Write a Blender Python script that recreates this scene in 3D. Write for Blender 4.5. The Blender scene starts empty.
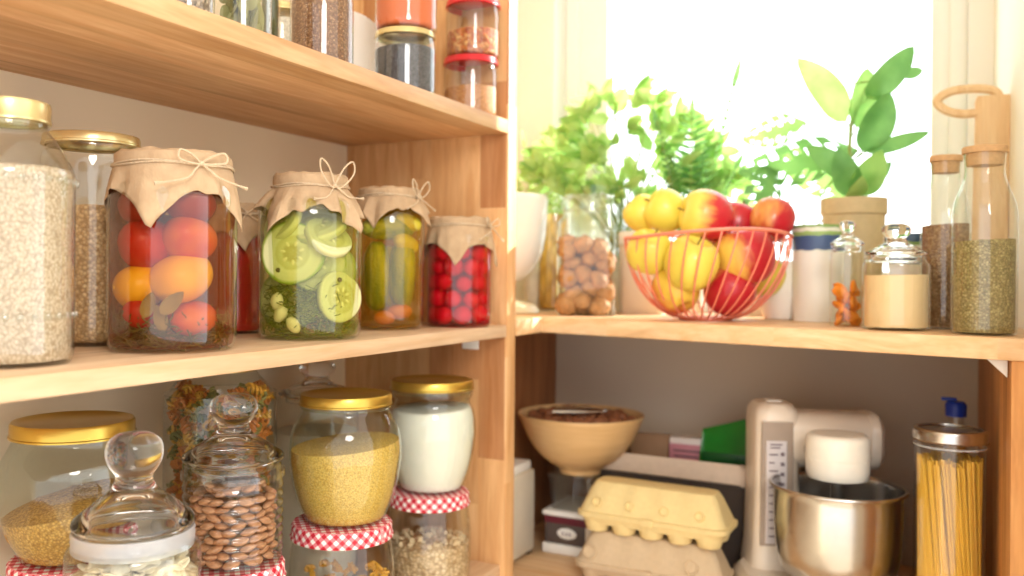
import bpy, bmesh, math, random
from math import sin, cos, pi, sqrt
from mathutils import Vector, Matrix, noise
random.seed(7)
D = bpy.data
S = bpy.context.scene
COL = S.collection

# ------------------------------------------------------------------ camera
F0, PX, PY, RO, TH, CZ = 880., 460., 275., .008, math.atan(488/880), 1.5
FW = Vector((-sin(TH), cos(TH), 0)); LT = Vector((cos(TH), sin(TH), 0)); UP = Vector((0, 0, 1))
CI = LT*cos(RO) + UP*sin(RO); CJ = -LT*sin(RO) + UP*cos(RO)
cd = D.cameras.new('camera'); cam = D.objects.new('camera', cd); COL.objects.link(cam)
cd.sensor_width = 36; cd.lens = F0/1024*36; cd.shift_x = (512-PX)/1024; cd.shift_y = -(288-PY)/1024
m = Matrix((CI, CJ, -FW)).transposed().to_4x4(); m.translation = Vector((0, 0, CZ)); cam.matrix_world = m
cd.clip_start = .02
cd.dof.use_dof = True; cd.dof.focus_distance = 1.12; cd.dof.aperture_fstop = 2.8
S.camera = cam

# ------------------------------------------------------------------ light and exposure
S.view_settings.view_transform = 'Standard'; S.view_settings.look = 'None'
S.view_settings.gamma = 1; S.view_settings.use_curve_mapping = False
S.view_settings.exposure = 0.58
try:
    S.cycles.transparent_max_bounces = 40; S.cycles.max_bounces = 10; S.cycles.diffuse_bounces = 5
    S.cycles.sample_clamp_indirect = 6; S.cycles.caustics_reflective = False; S.cycles.caustics_refractive = False
except Exception: pass
w = D.worlds.new('world'); S.world = w; w.use_nodes = True
nt = w.node_tree; nt.nodes.clear()
wo = nt.nodes.new('ShaderNodeOutputWorld'); bg = nt.nodes.new('ShaderNodeBackground')
tc = nt.nodes.new('ShaderNodeTexCoord'); sx = nt.nodes.new('ShaderNodeSeparateXYZ'); mr = nt.nodes.new('ShaderNodeMapRange')
cr = nt.nodes.new('ShaderNodeMix'); cr.data_type = 'RGBA'
nt.links.new(tc.outputs['Generated'], sx.inputs[0]); nt.links.new(sx.outputs['Y'], mr.inputs[0])
mr.inputs[1].default_value = -.1; mr.inputs[2].default_value = .5
nt.links.new(mr.outputs[0], cr.inputs['Factor'])
cr.inputs['A'].default_value = (1.30, 1.32, 1.33, 1); cr.inputs['B'].default_value = (2.6, 2.75, 2.9, 1)
nt.links.new(cr.outputs['Result'], bg.inputs['Color']); bg.inputs['Strength'].default_value = 1.0
nt.links.new(bg.outputs[0], wo.inputs[0])
sd = D.lights.new('sun', 'SUN'); so = D.objects.new('sun', sd); COL.objects.link(so)
sd.energy = 9; sd.angle = math.radians(.8); sd.color = (1, .975, .94)
sdir = Vector((-.655, -.756, -math.tan(math.radians(22))))
so.rotation_euler = sdir.to_track_quat('-Z', 'Y').to_euler(); so.location = (2, 4, 4)
ad = D.lights.new('kitchen_lamp', 'AREA'); ao = D.objects.new('kitchen_lamp', ad); COL.objects.link(ao)  # unseen area light added behind the camera for soft fill and highlights
ad.shape = 'DISK'; ad.size = .7; ad.energy = 14; ad.color = (1, .96, .90)
ao.location = (.75, -.5, 2.35); ao.rotation_euler = (Vector((-.9, 1.1, 1.4))-ao.location).to_track_quat('-Z', 'Y').to_euler()

# ------------------------------------------------------------------ placing helpers
def ray(x, y): return FW + CI*((x-PX)/F0) + CJ*((PY-y)/F0)
def at(x, y, t): return Vector((0, 0, CZ)) + ray(x, y)*t
def spot(px, X=None, Y=None):
    """ground position and camera depth of a vertical line seen at column px, on the plane X= or Y="""
    d = ray(px, PY); t = X/d.x if X is not None else Y/d.y
    return Vector((d.x*t, d.y*t, 0)), t
def rad(wpx, px, t): return .5*wpx*t/F0/sqrt(1+((px-PX)/F0)**2)
def zz(px, py, t): return at(px, py, t).z

# ------------------------------------------------------------------ object helpers
def link(o): COL.objects.link(o); return o
def empty(name, loc=(0, 0, 0), rz=0):
    o = D.objects.new(name, None); o.location = loc; o.rotation_euler.z = rz; o.empty_display_size = .02; return link(o)
def tag(o, label=None, cat=None, group=None, kind=None):
    if label: o['label'] = label
    if cat: o['category'] = cat
    if group: o['group'] = group
    if kind: o['kind'] = kind
    return o
def mk(name, vf, mat, parent=None, smooth=True, ang=40, loc=None, rot=None, uv=None):
    me = D.meshes.new(name); me.from_pydata([tuple(v) for v in vf[0]], [], vf[1]); me.validate(); me.update()
    if len(vf) > 2 and vf[2]:
        ul = me.uv_layers.new(name='uv')
        for l in me.loops: ul.data[l.index].uv = vf[2][l.vertex_index]
    bm = bmesh.new(); bm.from_mesh(me); bmesh.ops.recalc_face_normals(bm, faces=bm.faces); bm.to_mesh(me); bm.free()
    if smooth:
        me.shade_smooth()
        try: me.set_sharp_from_angle(angle=math.radians(ang))
        except Exception: pass
    if isinstance(mat, (list, tuple)):
        for q in mat: me.materials.append(q)
    else: me.materials.append(mat)
    o = D.objects.new(name, me); link(o)
    if parent: o.parent = parent
    if loc is not None: o.location = loc
    if rot is not None: o.rotation_euler = rot
    return o
def copy_tree(o, parent=None):
    c = o.copy(); link(c); c.parent = parent
    for ch in [x for x in D.objects if x.parent == o]: copy_tree(ch, c)
    return c
def merge(*vfs):
    V, Fs = [], []
    for v, f, *_ in vfs:
        n = len(V); V += list(v); Fs += [tuple(i+n for i in q) for q in f]
    return V, Fs
def xf(vf, M): return ([M @ Vector(v) for v in vf[0]], vf[1])
def mv(vf, x=0, y=0, z=0): return ([(v[0]+x, v[1]+y, v[2]+z) for v in vf[0]], vf[1])

def lathe(prof, seg=48, cx=0, cy=0, fn=None):
    V, Fs, UV = [], [], []; arc = 0; pr = None; rings = []
    for r, z in prof:
        if pr: arc += math.hypot(r-pr[0], z-pr[1])
        pr = (r, z)
        if r < 1e-6:
            rings.append([len(V)]); V.append((cx, cy, z)); UV.append((0, arc))
        else:
            s = len(V); rings.append(list(range(s, s+seg)))
            for i in range(seg):
                a = 2*pi*i/seg; rr = r if fn is None else r*fn(a, z)
                V.append((cx+rr*cos(a), cy+rr*sin(a), z)); UV.append((a, arc))
    for A, B in zip(rings, rings[1:]):
        for i in range(seg):
            j = (i+1) % seg
            if len(A) == 1 and len(B) == 1: continue
            if len(A) == 1: Fs.append((A[0], B[i], B[j]))
            elif len(B) == 1: Fs.append((A[i], A[j], B[0]))
            else: Fs.append((A[i], A[j], B[j], B[i]))
    return V, Fs, UV
def smoothprof(pts, n=4):
    """Catmull-Rom through profile points"""
    out = []; P = [pts[0]]+list(pts)+[pts[-1]]
    for i in range(1, len(P)-2):
        for k in range(n):
            t = k/n; a, b, c, d = P[i-1], P[i], P[i+1], P[i+2]
            out.append(tuple(max(0, .5*(2*b[j]+(c[j]-a[j])*t+(2*a[j]-5*b[j]+4*c[j]-d[j])*t*t+(-a[j]+3*b[j]-3*c[j]+d[j])*t**3)) if j == 0 else
                             .5*(2*b[j]+(c[j]-a[j])*t+(2*a[j]-5*b[j]+4*c[j]-d[j])*t*t+(-a[j]+3*b[j]-3*c[j]+d[j])*t**3) for j in (0, 1)))
    out.append(pts[-1]); return out
def spl(pts, n=6):
    P = [Vector(p) for p in pts]; P = [P[0]]+P+[P[-1]]; out = []
    for i in range(1, len(P)-2):
        for k in range(n):
            t = k/n; a, b, c, d = P[i-1], P[i], P[i+1], P[i+2]
            out.append(.5*(2*b+(c-a)*t+(2*a-5*b+4*c-d)*t*t+(-a+3*b-3*c+d)*t**3))
    out.append(P[-2]); return out
def tube(pts, r, seg=6, closed=False, cap=True):
    P = [Vector(p) for p in pts]; n = len(P); V, Fs = [], []
    up = Vector((0.13, .21, 1)).normalized(); nrm = None
    for i in range(n):
        a = P[(i-1) % n] if closed or i else P[i]; b = P[(i+1) % n] if closed or i < n-1 else P[i]
        T = (b-a); T = T.normalized() if T.length > 1e-9 else Vector((0, 0, 1))
        if nrm is None: nrm = T.cross(up); nrm = nrm.normalized() if nrm.length > 1e-4 else T.orthogonal().normalized()
        else: nrm = (nrm-T*nrm.dot(T)); nrm = nrm.normalized() if nrm.length > 1e-6 else T.orthogonal().normalized()
        B = T.cross(nrm); rr = r[i] if isinstance(r, (list, tuple)) else r
        for k in range(seg):
            an = 2*pi*k/seg; V.append(P[i]+nrm*(rr*cos(an))+B*(rr*sin(an)))
    for i in range(n if closed else n-1):
        A, B = i*seg, ((i+1) % n)*seg
        for k in range(seg):
            j = (k+1) % seg; Fs.append((A+k, A+j, B+j, B+k))
    if not closed and cap: Fs.append(tuple(range(seg-1, -1, -1))); Fs.append(tuple((n-1)*seg+k for k in range(seg)))
    return V, Fs
def ring(r, z, t, seg=48, k=6): return tube([(r*cos(2*pi*i/seg), r*sin(2*pi*i/seg), z) for i in range(seg)], t, k, True)
def bevel_box(x0, x1, y0, y1, z0, z1, b=.003, segs=2):
    bm = bmesh.new(); bmesh.ops.create_cube(bm, size=1)
    for v in bm.verts: v.co = ((x0+x1)/2+v.co.x*(x1-x0), (y0+y1)/2+v.co.y*(y1-y0), (z0+z1)/2+v.co.z*(z1-z0))
    if b: bmesh.ops.bevel(bm, geom=list(bm.edges), offset=b, segments=segs, affect='EDGES', profile=.5)
    V = [v.co.copy() for v in bm.verts]; Fs = [tuple(v.index for v in f.verts) for f in bm.faces]; bm.free(); return V, Fs
def prism(poly, z0, z1, b=.002):
    bm = bmesh.new(); lo = [bm.verts.new((x, y, z0)) for x, y in poly]; f = bm.faces.new(lo)
    r = bmesh.ops.extrude_face_region(bm, geom=[f])
    for g in r['geom']:
        if isinstance(g, bmesh.types.BMVert): g.co.z = z1
    bmesh.ops.recalc_face_normals(bm, faces=bm.faces)
    if b: bmesh.ops.bevel(bm, geom=list(bm.edges), offset=b, segments=2, affect='EDGES', profile=.5)
    bm.verts.index_update(); V = [v.co.copy() for v in bm.verts]; Fs = [tuple(v.index for v in q.verts) for q in bm.faces]; bm.free(); return V, Fs
def ellipsoid(a, b, c, su=20, sv=12, fn=None):
    V, Fs = [], []
    for j in range(sv+1):
        th = pi*j/sv
        for i in range(su):
            ph = 2*pi*i/su; p = Vector((sin(th)*cos(ph), sin(th)*sin(ph), cos(th)))
            k = 1 if fn is None else fn(p); V.append((p.x*a*k, p.y*b*k, p.z*c*k))
    for j in range(sv):
        for i in range(su):
            k = (i+1) % su; Fs.append((j*su+i, j*su+k, (j+1)*su+k, (j+1)*su+i))
    return V, Fs
def rrect(w, d, r, n=5):
    out = []
    for cx, cy, a0 in ((w/2-r, d/2-r, 0), (-w/2+r, d/2-r, pi/2), (-w/2+r, -d/2+r, pi), (w/2-r, -d/2+r, 1.5*pi)):
        for k in range(n+1):
            a = a0+pi/2*k/n; out.append((cx+r*cos(a), cy+r*sin(a)))
    return out
def loft(loops, capa=True, capb=True):
    """loops of equal length, each a list of 3d points"""
    V, Fs = [], []; n = len(loops[0])
    for lp in loops: V += [Vector(p) for p in lp]
    for i in range(len(loops)-1):
        for k in range(n):
            j = (k+1) % n; Fs.append((i*n+k, i*n+j, (i+1)*n+j, (i+1)*n+k))
    if capa: Fs.append(tuple(range(n-1, -1, -1)))
    if capb: Fs.append(tuple((len(loops)-1)*n+k for k in range(n)))
    return V, Fs
def rr_loft(levels, n=5, **k): return loft([[(x, y, z) for x, y in rrect(w, d, r, n)] for w, d, r, z in levels], **k)

# ------------------------------------------------------------------ materials
def srgb(c):
    f = lambda u: u/12.92 if u <= .04045 else ((u+.055)/1.055)**2.4
    return tuple(f(x/255) for x in c)+(1,)
class NT:
    def __init__(s, name):
        s.m = D.materials.new(name); s.m.use_nodes = True; s.t = s.m.node_tree; s.t.nodes.clear()
        s.out = s.n('ShaderNodeOutputMaterial')
    def n(s, typ, **k):
        q = s.t.nodes.new(typ)
        for a, v in k.items(): setattr(q, a, v)
        return q
    def l(s, a, b): s.t.links.new(a, b)
    def obj(s, scale=(1, 1, 1), rot=(0, 0, 0), loc=(0, 0, 0)):
        tc = s.n('ShaderNodeTexCoord'); mp = s.n('ShaderNodeMapping'); s.l(tc.outputs['Object'], mp.inputs[0])
        mp.inputs['Scale'].default_value = scale; mp.inputs['Rotation'].default_value = rot; mp.inputs['Location'].default_value = loc
        return mp.outputs[0]
    def noise(s, vec, sc, det=3, rough=.5, dist=0):
        q = s.n('ShaderNodeTexNoise'); s.l(vec, q.inputs['Vector']); q.inputs['Scale'].default_value = sc
        q.inputs['Detail'].default_value = det; q.inputs['Roughness'].default_value = rough; q.inputs['Distortion'].default_value = dist
        return q.outputs['Fac']
    def ramp(s, fac, stops, interp='LINEAR'):
        q = s.n('ShaderNodeValToRGB'); s.l(fac, q.inputs[0]); e = q.color_ramp.elements; q.color_ramp.interpolation = interp
        while len(e) < len(stops): e.new(.5)
        for el, (p, c) in zip(e, stops): el.position = p; el.color = srgb(c) if max(c) > 1 else (tuple(c)+(1,))[:4]
        return q.outputs[0]
    def mix(s, f, a, b, mode='MIX'):
        q = s.n('ShaderNodeMix'); q.data_type = 'RGBA'; q.blend_type = mode
        for i, v in (('Factor', f), ('A', a), ('B', b)):
            if hasattr(v, 'links'): s.l(v, q.inputs[i])
            else: q.inputs[i].default_value = v
        return q.outputs['Result']
    def bump(s, h, st=.3, dist=.002):
        q = s.n('ShaderNodeBump'); s.l(h, q.inputs['Height']); q.inputs['Strength'].default_value = st; q.inputs['Distance'].default_value = dist
        return q.outputs[0]
    def bsdf(s, col, rough=.5, metal=0, bump=None, spec=.5, trans=0, coat=0, sss=0, alpha=None, ior=1.45):
        q = s.n('ShaderNodeBsdfPrincipled')
        if hasattr(col, 'links'): s.l(col, q.inputs['Base Color'])
        else: q.inputs['Base Color'].default_value = col
        if hasattr(rough, 'links'): s.l(rough, q.inputs['Roughness'])
        else: q.inputs['Roughness'].default_value = rough
        q.inputs['Metallic'].default_value = metal; q.inputs['Specular IOR Level'].default_value = spec
        q.inputs['Transmission Weight'].default_value = trans; q.inputs['Coat Weight'].default_value = coat; q.inputs['IOR'].default_value = ior
        if sss: q.inputs['Subsurface Weight'].default_value = sss; q.inputs['Subsurface Radius'].default_value = (.01, .006, .003); q.inputs['Subsurface Scale'].default_value = 1
        if bump is not None: s.l(bump, q.inputs['Normal'])
        return q.outputs[0]
    def end(s, sh): s.l(sh, s.out.inputs[0]); return s.m
_mc = {}
def plain(name, rgb, rough=.5, metal=0, var=.06, sc=30, bump=0, **k):
    key = (name, rgb, rough, metal)
    if key in _mc: return _mc[key]
    n = NT(name); v = n.obj(); f = n.noise(v, sc)
    c = srgb(rgb); lo = tuple(x*(1-var*2) for x in c[:3])+(1,); hi = tuple(min(1, x*(1+var)) for x in c[:3])+(1,)
    col = n.mix(f, lo, hi)
    _mc[key] = n.end(n.bsdf(col, rough, metal, n.bump(f, bump, .002) if bump else None, **k)); return _mc[key]
def wood(name, axis, light=(236, 200, 152), dark=(214, 164, 108), strip=.06, seed=0, across=None, blocks=False, rough=.5):
    """pine boards: grain runs along axis 0/1/2, glued strips across"""
    n = NT(name); ac = across if across is not None else (axis+1) % 3
    sc = [1, 1, 1]; sc[axis] = .09
    v = n.obj(scale=tuple(sc), loc=(seed*1.7, seed*.9, seed*2.3))
    base = n.n('ShaderNodeTexCoord'); sp = n.n('ShaderNodeSeparateXYZ'); n.l(base.outputs['Object'], sp.inputs[0])
    dv = n.n('ShaderNodeMath', operation='DIVIDE'); n.l(sp.outputs[ac], dv.inputs[0]); dv.inputs[1].default_value = strip
    ad_ = n.n('ShaderNodeMath', operation='ADD'); n.l(dv.outputs[0], ad_.inputs[0]); ad_.inputs[1].default_value = seed*3.37+50.13
    fl = n.n('ShaderNodeMath', operation='FLOOR'); n.l(ad_.outputs[0], fl.inputs[0])
    wn = n.n('ShaderNodeTexWhiteNoise'); wn.noise_dimensions = '2D'; cb = n.n('ShaderNodeCombineXYZ'); n.l(fl.outputs[0], cb.inputs[0])
    if blocks:
        m1 = n.n('ShaderNodeMath', operation='MULTIPLY_ADD'); n.l(sp.outputs[axis], m1.inputs[0]); m1.inputs[1].default_value = 4.2
        wn0 = n.n('ShaderNodeTexWhiteNoise'); wn0.noise_dimensions = '1D'; n.l(fl.outputs[0], wn0.inputs['W']); n.l(wn0.outputs[0], m1.inputs[2])
        f2 = n.n('ShaderNodeMath', operation='FLOOR'); n.l(m1.outputs[0], f2.inputs[0]); n.l(f2.outputs[0], cb.inputs[1])
    n.l(cb.outputs[0], wn.inputs['Vector'])
    off = n.n('ShaderNodeVectorMath', operation='MULTIPLY_ADD'); n.l(wn.outputs['Color'], off.inputs[0]); off.inputs[1].default_value = (3, 3, 3); n.l(v, off.inputs[2])
    g1 = n.noise(off.outputs[0], 34, 4, .55, 1.2); g2 = n.noise(off.outputs[0], 7, 3, .5, 2.5); g3 = n.noise(off.outputs[0], 170, 2, .6)
    c = n.mix(n.ramp(g1, [(.32, (0, 0, 0)), (.72, (1., 1., 1.))]), srgb(light), srgb(dark))
    c = n.mix(n.ramp(g2, [(.56, (0, 0, 0)), (.74, (.75, .75, .75))]), c, srgb(tuple(int(x*.86) for x in dark)))
    c = n.mix(n.ramp(g3, [(.45, (0, 0, 0)), (.8, (.35, .35, .35))]), c, srgb(tuple(int(x*.9) for x in dark)))
    tone = n.ramp(wn.outputs['Value'], [(0, (.80, .76, .70)), (.12, (.92, .9, .87)), (.5, (1., 1., 1.)), (1, (1., .97, .93))]) if not blocks else \
        n.ramp(wn.outputs['Value'], [(0, (.66, .50, .42)), (.06, (.68, .54, .46)), (.08, (.90, .86, .82)), (.6, (1., .97, .93)), (1, (1., 1., 1.))])
    c = n.mix(1.0, c, tone, 'MULTIPLY')
    return n.end(n.bsdf(c, rough, 0, n.bump(g1, .12, .001), spec=.35))
def glass(name='clear_glass', tint=(.97, .985, .975), edge=(.62, .68, .64), rough=.02, wav=.0, gloss=1.0):
    n = NT(name); lw = n.n('ShaderNodeLayerWeight'); lw.inputs['Blend'].default_value = .35
    tr = n.n('ShaderNodeBsdfTransparent'); gl = n.n('ShaderNodeBsdfGlossy'); gl.inputs['Roughness'].default_value = rough
    gl.inputs['Color'].default_value = (gloss, gloss, gloss, 1)
    p = n.n('ShaderNodeMath', operation='POWER'); n.l(lw.outputs['Facing'], p.inputs[0]); p.inputs[1].default_value = 3.2
    n.l(n.mix(p.outputs[0], tuple(tint)+(1,), tuple(edge)+(1,)), tr.inputs[0])
    l2 = n.n('ShaderNodeLayerWeight'); l2.inputs['Blend'].default_value = .5
    p5 = n.n('ShaderNodeMath', operation='POWER'); n.l(l2.outputs['Facing'], p5.inputs[0]); p5.inputs[1].default_value = 4.2
    fr = n.n('ShaderNodeMath', operation='MULTIPLY_ADD'); n.l(p5.outputs[0], fr.inputs[0]); fr.inputs[1].default_value = .9; fr.inputs[2].default_value = .065
    if wav:
        b = n.bump(n.noise(n.obj(), 35, 1), wav, .004); n.l(b, gl.inputs['Normal']); n.l(b, l2.inputs['Normal'])
    mx = n.n('ShaderNodeMixShader'); n.l(fr.outputs[0], mx.inputs[0]); n.l(tr.outputs[0], mx.inputs[1]); n.l(gl.outputs[0], mx.inputs[2])
    return n.end(mx.outputs[0])
def brine_mat(name, tint, body, cloud=.25):
    n = NT(name); tr = n.n('ShaderNodeBsdfTransparent'); tr.inputs[0].default_value = tuple(tint)+(1,)
    df = n.n('ShaderNodeBsdfTranslucent'); df.inputs[0].default_value = srgb(body); d2 = n.n('ShaderNodeBsdfDiffuse'); d2.inputs[0].default_value = srgb(body)
    a = n.n('ShaderNodeMixShader'); a.inputs[0].default_value = .5; n.l(df.outputs[0], a.inputs[1]); n.l(d2.outputs[0], a.inputs[2])
    lw = n.n('ShaderNodeLayerWeight'); lw.inputs['Blend'].default_value = .4
    mr = n.n('ShaderNodeMapRange'); n.l(lw.outputs['Facing'], mr.inputs[0]); mr.inputs[3].default_value = cloud*.55; mr.inputs[4].default_value = min(1, cloud*2.6)
    mx = n.n('ShaderNodeMixShader'); n.l(mr.outputs[0], mx.inputs[0]); n.l(tr.outputs[0], mx.inputs[1]); n.l(a.outputs[0], mx.inputs[2])
    return n.end(mx.outputs[0])
def grain_mat(name, cols, scale=320, stretch=(1, 1, 1), bump=.6, rough=.6):
    n = NT(name); v = n.obj(scale=stretch); vo = n.n('ShaderNodeTexVoronoi'); n.l(v, vo.inputs['Vector']); vo.inputs['Scale'].default_value = scale
    sp = n.n('ShaderNodeSeparateColor'); n.l(vo.outputs['Color'], sp.inputs[0])
    k = len(cols); c = n.ramp(sp.outputs[0], [(i/max(1, k-1), q) for i, q in enumerate(cols)])
    d = n.ramp(vo.outputs['Distance'], [(.25, (1., 1., 1.)), (.75, (.62, .56, .5))])
    c = n.mix(1.0, c, d, 'MULTIPLY')
    inv = n.n('ShaderNodeMath', operation='SUBTRACT'); inv.inputs[0].default_value = 1; n.l(vo.outputs['Distance'], inv.inputs[1])
    return n.end(n.bsdf(c, rough, 0, n.bump(inv.outputs[0], bump, .0025)))
def leaf_mat(name, a, b, tr=.55):
    n = NT(name); v = n.obj(); f = n.noise(v, 18, 3); c = n.mix(n.ramp(f, [(.35, (0, 0, 0)), (.65, (1., 1., 1.))]), srgb(a), srgb(b))
    df = n.bsdf(c, .4, spec=.5); tl = n.n('ShaderNodeBsdfTranslucent'); n.l(n.mix(.25, c, srgb((206, 232, 120))), tl.inputs[0])
    mx = n.n('ShaderNodeMixShader'); mx.inputs[0].default_value = tr; n.l(df, mx.inputs[1]); n.l(tl.outputs[0], mx.inputs[2])
    return n.end(mx.outputs[0])
def gingham():
    n = NT('red_gingham'); tc = n.n('ShaderNodeTexCoord'); mp = n.n('ShaderNodeMapping'); n.l(tc.outputs['UV'], mp.inputs[0])
    mp.inputs['Rotation'].default_value = (0, 0, pi/4); sp = n.n('ShaderNodeSeparateXYZ'); n.l(mp.outputs[0], sp.inputs[0]); fs = []
    for a in (0, 1):
        m1 = n.n('ShaderNodeMath', operation='MULTIPLY'); n.l(sp.outputs[a], m1.inputs[0]); m1.inputs[1].default_value = 78
        m2 = n.n('ShaderNodeMath', operation='FRACT'); n.l(m1.outputs[0], m2.inputs[0])
        m3 = n.n('ShaderNodeMath', operation='GREATER_THAN'); n.l(m2.outputs[0], m3.inputs[0]); m3.inputs[1].default_value = .5; fs.append(m3.outputs[0])
    s = n.n('ShaderNodeMath', operation='ADD'); n.l(fs[0], s.inputs[0]); n.l(fs[1], s.inputs[1])
    h = n.n('ShaderNodeMath', operation='MULTIPLY'); n.l(s.outputs[0], h.inputs[0]); h.inputs[1].default_value = .5
    c = n.ramp(h.outputs[0], [(0, (250, 244, 238)), (.5, (228, 130, 138)), (1, (196, 34, 52))])
    return n.end(n.bsdf(c, .45, spec=.4))
M = {}
M['glass'] = glass(); M['glass_green'] = glass('greenish_glass', (.93, .975, .94), (.45, .58, .50))
M['thick'] = glass('thick_glass', (.93, .945, .93), (.30, .31, .30), .03, .15)
M['pane'] = glass('window_pane', (.99, 1, 1), (.9, .95, .95), .0)
M['gold'] = plain('gold_lid_metal', (214, 180, 84), .28, .85, .05, 12)
M['palegold'] = plain('pale_gold_lid_metal', (226, 206, 150), .25, .7, .05, 12)
M['steel'] = plain('brushed_steel', (205, 203, 200), .24, 1., .05, 60)
M['darkmetal'] = plain('dark_metal', (88, 84, 82), .3, .8)
M['gingham'] = gingham()
M['kraft'] = (lambda n: n.end(n.bsdf(n.mix(n.noise(n.obj(), 60, 4), srgb((172, 142, 110)), srgb((206, 178, 144))), .75, 0, n.bump(n.noise(n.obj(scale=(1, 1, .6)), 38, 3, .6, .6), .7, .004), spec=.2)))(NT('kraft_paper'))
M['twine'] = plain('jute_twine', (214, 190, 158), .85, 0, .2, 400, .5)
M['white'] = plain('white_paint', (244, 243, 238), .45, 0, .01)
M['cream'] = plain('cream_plastic', (232, 221, 202), .38, 0, .02)
M['ceramic'] = plain('white_ceramic', (243, 240, 232), .2, 0, .02)
M['redlid'] = plain('red_lid', (206, 40, 48), .3, 0, .05)
M['wood_y'] = wood('pine_along_wall', 1, (228, 200, 168), (206, 168, 128), strip=.075, across=0, seed=1)
M['wood_y2'] = wood('pine_upper_board', 1, (234, 198, 154), (208, 158, 108), strip=.09, across=0, seed=4)
M['wood_x'] = wood('pine_along_window', 0, (238, 208, 168), (222, 176, 126), strip=.07, across=1, seed=2)
M['wood_z'] = wood('pine_upright', 2, (230, 188, 138), (204, 150, 96), strip=.055, across=0, seed=3, blocks=True)
M['wood_zy'] = wood('pine_cabinet_side', 2, (190, 132, 84), (150, 92, 52), strip=.055, across=1, seed=6)
M['wood_zr'] = wood('pine_right_side', 2, (226, 170, 108), (196, 134, 76), strip=.055, across=1, seed=8)
M['leaf'] = leaf_mat('leaf_fresh', (112, 170, 84), (158, 200, 112)); M['leaf_d'] = leaf_mat('leaf_deep', (72, 136, 72), (108, 164, 92), .4)
M['leaf_p'] = leaf_mat('leaf_pale', (166, 204, 116), (200, 224, 146), .55); M['stem'] = plain('green_stem', (140, 160, 80), .5)

# ------------------------------------------------------------------ the room
XF, XW, YP = -.724, -1.098, 1.489
ZM0, ZM1, ZU0, ZU1 = 1.384, 1.4065, 1.766, 1.7925
YW = 2.10; ZR = 1.416; ZL = .89; ZLL = .955
def wallmat(name, rgb, st=.05): return plain(name, rgb, .85, 0, .025, 5, st)
def struct(name, vf, mat, smooth=False): return tag(mk(name, vf, mat, None, smooth), kind='structure')
struct('floor', bevel_box(-1.25, 3, -1.8, 2.3, -.05, 0, 0), plain('floor_tile', (196, 178, 152), .4, 0, .06, 3))
struct('ceiling', bevel_box(-1.25, 3, -1.8, 2.3, 2.75, 2.81, 0), wallmat('ceiling_paint', (246, 243, 236)))
struct('wall_left', bevel_box(XW-.12, XW, -1.8, YW, 0, 2.75, 0), wallmat('wall_cream_paint', (232, 214, 184)))
OX0, OX1, OZ0, OZ1 = -.893, .034, 1.44, 2.60
bw = wallmat('wall_window_paint', (240, 238, 230)); bw2 = wallmat('wall_below_window_shaded', (208, 190, 168))  # same wall below the window, shade under the worktop put into its darker colour
struct('wall_window', merge(bevel_box(XW, OX0, YW, YW+.17, 1.40, 2.75, 0), bevel_box(OX1, .25, YW, YW+.17, 1.40, 2.75, 0),
       bevel_box(OX0, OX1, YW, YW+.17, OZ1, 2.75, 0), bevel_box(OX0, OX1, YW, YW+.17, 1.40, OZ0, 0)), bw)
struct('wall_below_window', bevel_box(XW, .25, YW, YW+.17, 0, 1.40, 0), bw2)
struct('wall_right', prism([(.079, YW), (.150, 1.475), (.19, 1.12), (.30, 1.12), (.30, YW)], 0, 2.75, 0), wallmat('wall_right_paint', (244, 240, 226)))
wf = empty('window_1', ((OX0+OX1)/2, YW+.09, OZ0)); tag(wf, kind='structure')
cx_ = (OX0+OX1)/2
def wbar(name, x0, x1, z0, z1, y0=.0, y1=.05): return mk(name, bevel_box(x0-cx_, x1-cx_, y0, y1, z0-OZ0, z1-OZ0, .004), M['white'], wf)
wbar('window_frame', OX0, OX0+.035, OZ0, OZ1, -.01, .06); wbar('window_frame', OX1-.035, OX1, OZ0, OZ1, -.01, .06)
wbar('window_frame', OX0+.03, OX1-.03, OZ0, OZ0+.035, -.01, .06); wbar('window_frame', OX0+.03, OX1-.03, OZ1-.035, OZ1, -.01, .06)
gx0, gx1 = -.778, -.036
wbar('window_sash', OX0+.034, gx0, OZ0+.034, OZ1-.034, .0, .05); wbar('window_sash', gx1, OX1-.034, OZ0+.034, OZ1-.034, .0, .05)
wbar('window_sash', gx0-.01, gx1+.01, OZ0+.034, OZ0+.075, .0, .05); wbar('window_sash', gx0-.01, gx1+.01, OZ1-.075, OZ1-.034, .0, .05)
mk('window_pane', bevel_box(gx0-cx_, gx1-cx_, .02, .026, .075, OZ1-OZ0-.075, 0), M['pane'], wf, False)

# ------------------------------------------------------------------ shelving
def board(name, vf, mat, label, cat='shelf'): return tag(mk(name, vf, mat), label, cat)
board('shelf_board', bevel_box(XW, XF, -.5, YP, ZU0, ZU1, .002), M['wood_y2'], 'upper pine shelf board on the left wall, seen from below, carrying small spice jars')
board('shelf_board', bevel_box(XW, XF, -.5, YP, ZM0, ZM1, .002), M['wood_y'], 'middle pine shelf board on the left wall carrying the big pickle jars')
board('shelf_board', bevel_box(XW, XF-.01, -.5, YP, ZLL-.025, ZLL, .002), M['wood_y'], 'lowest pine shelf board on the left wall under the stacked storage jars')
board('upright_panel', bevel_box(XW, XF, YP, YP+.038, 0, 2.6, .002), M['wood_z'], 'tall pine upright panel closing the left shelves beside the window', 'panel')
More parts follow.
